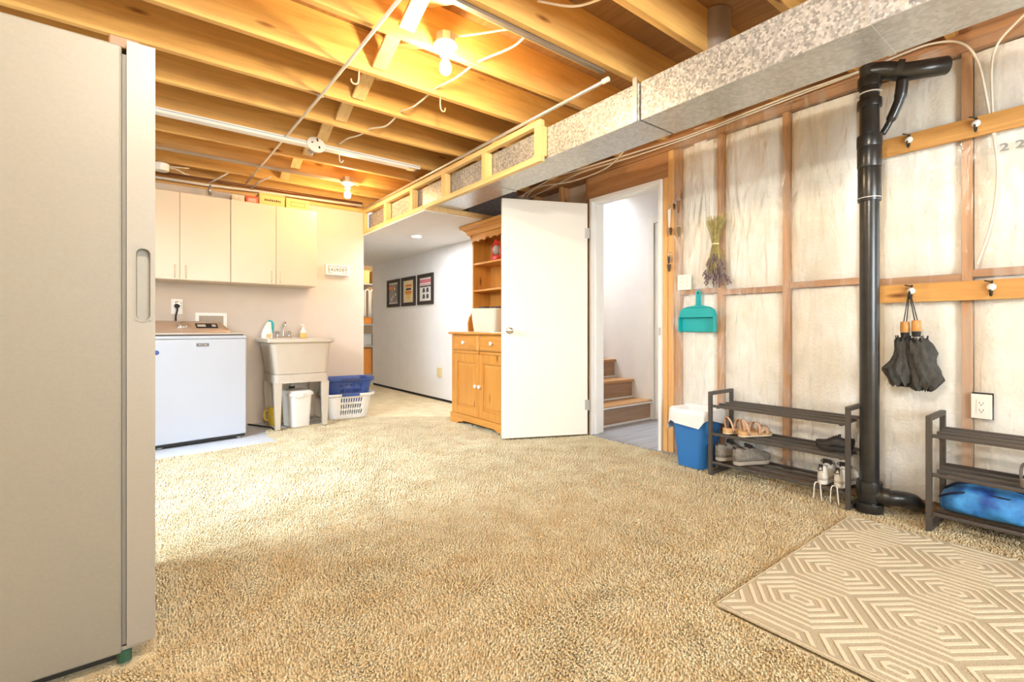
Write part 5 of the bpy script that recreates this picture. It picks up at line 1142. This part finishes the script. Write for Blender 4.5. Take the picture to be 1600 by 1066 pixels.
# ---- shoes.  local x: heel (0) to toe (L), z up
def outline(L_, wmax, n=22, heel=0.62, toe=0.80, skew=0.0):
    P = []
    def w_(s): # half width along the shoe
        if s < 0.12: return wmax * heel * math.sqrt(max(0, 1 - ((0.12 - s) / 0.12) ** 2))
        if s < 0.45: return wmax * (heel + (0.72 - heel) * (s - 0.12) / 0.33)
        if s < 0.72: return wmax * (0.72 + 0.28 * math.sin((s - 0.45) / 0.27 * PI / 2))
        return wmax * math.sqrt(max(0, 1 - ((s - 0.72) / 0.28) ** 2.2))
    ss = [0.5 - 0.5 * math.cos(PI * k / n) for k in range(n + 1)]
    up = [(s * L_, w_(s) + skew * math.sin(PI * s)) for s in ss]; dn = [(s * L_, -w_(s) + skew * math.sin(PI * s)) for s in ss[1:-1]][::-1]
    return up + dn, w_
def sneaker(loc, rz, label, mu, ms, mlace, mlin, L_=0.27, wd=0.048, hk=1.0, group='shoes on the racks'):
    t = thing('sneaker', label, 'shoe', loc, rz, group)
    O, wf = outline(L_, wd)
    def zt(x): return 0.004 + 0.018 * max(0, (x / L_ - 0.75) / 0.25) ** 2
    B().loft([[(x, y, zt(x)) for x, y in O], [(x * 1.0, y * 1.06, zt(x) + 0.012) for x, y in O], [(x, y * 1.0, zt(x) + 0.030 - 0.008 * (x / L_)) for x, y in O]]).build('sole', ms, t, smooth=45)
    rings = []; ns = 16
    hp = [(0.0, 0.072), (0.05, 0.088), (0.12, 0.084), (0.25, 0.074), (0.36, 0.082), (0.46, 0.088), (0.58, 0.074), (0.70, 0.060), (0.82, 0.052), (0.92, 0.045), (0.98, 0.032)]
    for s in [0.008] + [0.03, 0.08, 0.14, 0.2, 0.28, 0.36, 0.44, 0.52, 0.6, 0.68, 0.76, 0.84, 0.90, 0.95, 0.985]:
        hh = np.interp(s, [q_[0] for q_ in hp], [q_[1] for q_ in hp]) * hk
        wv = max(0.006, wf(s)) * 0.98; x = s * L_; zb = zt(x) + 0.022
        ring_ = []
        for k in range(ns + 1):
            a = PI * k / ns; c_, s_ = math.cos(a), math.sin(a)
            e = 0.62
            ring_.append((x - (0.006 * s_ if s < 0.05 else 0), wv * math.copysign(abs(c_) ** e, c_) * (1 - 0.18 * s_), zb + (hh - 0.022) * abs(s_) ** 0.75))
        rings.append(ring_)
    b = B(); n = ns + 1
    for r in rings: b.v += r
    for i in range(len(rings) - 1):
        for k in range(ns):
            if 1 <= i <= 4 and 6 <= k <= 9: continue           # ankle opening
            b.f.append((i * n + k, (i + 1) * n + k, (i + 1) * n + k + 1, i * n + k + 1))
    b.f.append(tuple(range(n))); b.f.append(tuple((len(rings) - 1) * n + k for k in range(n))[::-1])
    b.build('upper', mu, t, smooth=50, solid=0.004, recalc=False)
    B().loft([[(x * .9 + 0.012, y * .8, 0.034) for x, y in O], [(x * .9 + 0.012, y * .8, 0.038) for x, y in O]]).build('insole', mlin, t)
    lb_ = B()
    for k in range(4):
        s = 0.45 + k * 0.06; hh = np.interp(s, [q_[0] for q_ in hp], [q_[1] for q_ in hp]) * hk + 0.004
        lb_.tube([(s * L_, -0.022, hh - 0.006), (s * L_ + 0.004, 0, hh + 0.002), (s * L_, 0.022, hh - 0.006)], 0.0026, 6)
    lb_.tube(smoothpath([(0.43 * L_, 0.0, 0.088 * hk), (0.40 * L_, 0.024, 0.098 * hk), (0.44 * L_, 0.034, 0.086 * hk), (0.44 * L_, 0.0, 0.090 * hk), (0.41 * L_, -0.024, 0.098 * hk), (0.45 * L_, -0.034, 0.084 * hk)], 4), 0.0024, 6)
    lb_.build('laces', mlace, t, smooth=True)
    B().prism([(0.36 * L_, 0.078 * hk), (0.34 * L_, 0.102 * hk), (0.38 * L_, 0.104 * hk), (0.50 * L_, 0.084 * hk)], 'y', -0.02, 0.02).build('tongue', mlin, t, bevel=0.002)
    B().box(-0.0025, 0.0, -0.010, 0.010, 0.055 * hk, 0.092 * hk).build('heel_tab', mlin, t)
    return t
M_SG = mk('shoe_grey', (0.24, 0.22, 0.19), 0.85, var=0.25, scale=60, bump=0.5, bscale=250)
M_SS = mk('sole_grey', (0.40, 0.35, 0.29), 0.7, var=0.1)
M_SB = mk('shoe_black', (0.022, 0.020, 0.020), 0.6, var=0.3, scale=40)
M_SW = mk('shoe_white', (0.80, 0.77, 0.70), 0.55, var=0.05)
rz1 = math.radians(-20)
sneaker((2.937, 1.648, 0.092), rz1, 'grey running shoe on the lowest rack shelf, nearer the blue bin', M_SG, M_SS, M_SB, M_SB, hk=1.25)
sneaker((2.930, 1.528, 0.092), rz1, 'grey running shoe on the lowest rack shelf, right of its twin', M_SG, M_SS, M_SB, M_SB, hk=1.25)
for (y, lab) in ((1.050, 'white sneaker with dangling laces beneath the black shoe, left one'), (0.970, 'white sneaker behind the rack post, right one')):
    s_ = sneaker((2.938, y, 0.092), 0.0, lab, M_SW, M_SW, M_SB, M_SB, L_=0.235, wd=0.038, hk=1.22)
    B().tube(smoothpath([(-0.002, 0.0, 0.10), (-0.012, 0.012, 0.085), (-0.012, -0.012, 0.085), (-0.002, 0.0, 0.11)], 5), 0.0024, 6).build('heel_loop', M_SB, s_, smooth=True)
    B().tube(smoothpath([(0.0, 0.018, 0.012), (-0.020, 0.022, 0.008), (-0.022, 0.026, -0.03), (-0.020, 0.028, -0.075)], 5), 0.003, 6).tube(smoothpath([(0.0, 0.0, 0.012), (-0.020, -0.004, 0.008), (-0.023, -0.008, -0.03), (-0.022, -0.012, -0.078)], 5), 0.003, 6).build('dangling_lace', M_SW, s_, smooth=True)
sneaker((3.03, 0.925, 0.2755), math.radians(97), 'black shoe lying along the middle rack shelf by the pipe', M_SB, M_SB, M_SB, M_SB, L_=0.175, wd=0.046, hk=0.86)
def sandal(loc, rz, label, mstrap, mfoot, msole):
    t = thing('sandal', label, 'shoe', loc, rz, 'shoes on the racks')
    L_ = 0.245; O, wf = outline(L_, 0.044)
    def lift(x): return 0.022 - 0.016 * min(1, x / (0.6 * L_))
    B().loft([[(x, y, 0.0) for x, y in O], [(x, y * 1.02, 0.007) for x, y in O]]).build('sole', msole, t, smooth=45)
    B().loft([[(x, y * 0.99, 0.0072) for x, y in O], [(x, y * 0.98, 0.012 + lift(x)) for x, y in O]]).build('footbed', mfoot, t, smooth=45)
    def strap(x0, hh, wy, lean, wd):
        b = B(); rings = []
        for k in range(13):
            a = PI * k / 12
            for_ = (x0 + lean * math.sin(a), wy * math.cos(a), 0.012 + hh * math.sin(a) ** 0.8)
            rings.append([(for_[0] - wd / 2, for_[1], for_[2]), (for_[0] + wd / 2, for_[1], for_[2] - 0.004)])
        b.loft(rings, False, False, closed=False); b.build('strap', mstrap, t, smooth=True, solid=0.004)
    strap(0.05, 0.095, 0.034, -0.026, 0.016); strap(0.125, 0.074, 0.042, 0.004, 0.022); strap(0.18, 0.050, 0.042, 0.012, 0.026)
    B().bar((0.125, -0.044, 0.03), (0.150, -0.046, 0.05), 0.018, 0.004, up=(0, 1, 0)).build('buckle', mstrap, t)
    return t
M_TANS = mk('tan_strap', (0.66, 0.42, 0.27), 0.6); M_TANF = mk('tan_footbed', (0.62, 0.38, 0.17), 0.7); M_TANB = mk('tan_sole', (0.78, 0.66, 0.48), 0.7)
sandal((2.940, 1.602, 0.2755), rz1, 'tan strappy sandal on the middle rack shelf, left of the pair', M_TANS, M_TANF, M_TANB)
sandal((2.933, 1.500, 0.2755), rz1, 'tan strappy sandal on the middle rack shelf, right of the pair', M_TANS, M_TANF, M_TANB)
M_GST = mk('grey_strap', (0.22, 0.20, 0.18), 0.7)
sandal((2.93, 0.285, 0.2755), rz1, 'grey sandal on the middle shelf of the right rack', M_GST, M_GST, M_GST)

# ---- blue folded bag
M_BAG = mk('bag_blue', (0.006, 0.05, 0.30), 0.55, scale=14, col2=(0.06, 0.34, 0.80), detail=5, bump=0.5, bscale=18)
M_BAGD = mk('bag_navy', (0.008, 0.010, 0.035), 0.6)
bg = thing('blue_bag', 'soft blue patterned bag squashed on the right shoe rack', 'bag', (3.055, 0.42, 0.0925))
rings = []
for k in range(15):
    y = 0.150 - k * 0.0245; e = max(0.05, math.sqrt(max(0.0, 1 - abs((y + 0.02) / 0.176) ** 5)))
    hz = (0.10 + 0.045 * min(1, (0.150 - y) / 0.10)) * (0.55 + 0.45 * e); ring_ = []
    for q_ in range(24):
        a = 2 * PI * q_ / 24; c_, s_ = math.cos(a), math.sin(a)
        wob = 1 + 0.04 * math.sin(5 * a + y * 40)
        xx = 0.118 * e * math.copysign(abs(c_) ** 0.5, c_) * wob
        zz = hz / 2 + hz / 2 * math.copysign(abs(s_) ** 0.6, s_) * (wob if s_ > 0 else 1)
        ring_.append((xx + (0.035 if s_ > 0 and c_ < 0 else 0) * s_, y, max(0.0, zz)))
    rings.append(ring_)
B().loft(rings).build('body', M_BAG, bg, smooth=60)
B().tube(smoothpath([(-0.070, 0.148, 0.062), (-0.098, 0.09, 0.098), (-0.090, 0.02, 0.112), (-0.092, -0.06, 0.114), (-0.088, -0.15, 0.108)]), 0.005, 6).build('zip', M_BAGD, bg, smooth=True)
B().tube(smoothpath([(-0.02, 0.135, 0.095), (-0.04, 0.08, 0.136), (-0.03, -0.02, 0.147), (-0.04, -0.13, 0.140)]), 0.006, 6).build('piping', M_BAGD, bg, smooth=True)
bb = thing('black_pouch', 'black pouch beside the blue bag on the right shoe rack', 'bag', (3.05, 0.145, 0.0925))
rings = []
for k in range(11):
    y = 0.075 - k * 0.02; e = max(0.1, math.sqrt(max(0.0, 1 - abs((y + 0.025) / 0.105) ** 4))); ring_ = []
    for q_ in range(20):
        a = 2 * PI * q_ / 20; c_, s_ = math.cos(a), math.sin(a)
        ring_.append((0.11 * e * math.copysign(abs(c_) ** 0.6, c_), y, 0.078 + 0.078 * e * math.copysign(abs(s_) ** 0.7, s_)))
    rings.append(ring_)
B().loft(rings).build('body', M_BAGD, bb, smooth=60)
B().tube(smoothpath([(-0.09, 0.05, 0.13), (-0.11, 0.03, 0.10), (-0.112, 0.0, 0.06), (-0.10, -0.02, 0.03)]), 0.006, 6).build('strap', M_BLACK, bb, smooth=True)

# ---- blue waste bin with a white liner
wbn = thing('waste_bin', 'blue plastic waste bin with a white liner beside the shoe rack', 'bin', (3.06, 1.86, 0.0))
bo = [rr3(-0.098, 0.098, -0.097, 0.098, 0.035, 0.0), rr3(-0.125, 0.120, -0.135, 0.135, 0.045, 0.375)]
bi = [rr3(-0.121, 0.116, -0.131, 0.131, 0.043, 0.375), rr3(-0.094, 0.094, -0.093, 0.094, 0.033, 0.008)]
B().loft(bo + bi).build('body', M_BLUE, wbn, smooth=35)
lr = []
prm = rrect(0.262, 0.288, 0.055, 14); n = len(prm)
def low(i):
    x, y = prm[i]; a = math.atan2(y, -x)   # a=0 faces the camera side
    v = 0.070 + 0.035 * math.sin(3 * a + 0.6) + 0.018 * math.sin(7 * a)
    if abs(a + 0.35) < 0.42: v += 0.10 * (1 - abs(a + 0.35) / 0.42)
    if abs(a - 1.15) < 0.35: v += 0.09 * (1 - abs(a - 1.15) / 0.35)
    return v
def flare(i):
    x, y = prm[i]; a = math.atan2(y, -x)
    return 1.05 + (0.20 * (1 - abs(a - 1.15) / 0.35) if abs(a - 1.15) < 0.35 else 0)
L0 = [(x * .82, y * .82, 0.30) for x, y in prm]; L1 = [(x * .865, y * .865, 0.378) for x, y in prm]
L2 = [(x * 1.0, y * 1.0, 0.396 + 0.004 * math.sin(i * 1.7)) for i, (x, y) in enumerate(prm)]
L3 = [(x * 1.06, y * 1.06, 0.386) for i, (x, y) in enumerate(prm)]
L4 = [(x * 1.07, y * 1.07, 0.360) for i, (x, y) in enumerate(prm)]
L5 = [(x * (flare(i) - .02 + 0.02 * math.sin(i * 1.3)), y * (flare(i) - .02 + 0.02 * math.sin(i * 1.3)), 0.372 - low(i)) for i, (x, y) in enumerate(prm)]
B().loft([[(x * .58, y * .58, 0.014) for x, y in prm], [(x * .74, y * .74, 0.22) for x, y in prm], L0, L1, L2, L3, L4, L5], True, False).build('liner', M_LINER, wbn, smooth=60)
B().lathe([(0.001, 0.16), (0.07, 0.16), (0.06, 0.20), (0.02, 0.22), (0.001, 0.22)], 12).build('rubbish', M_LINER, wbn, smooth=True)
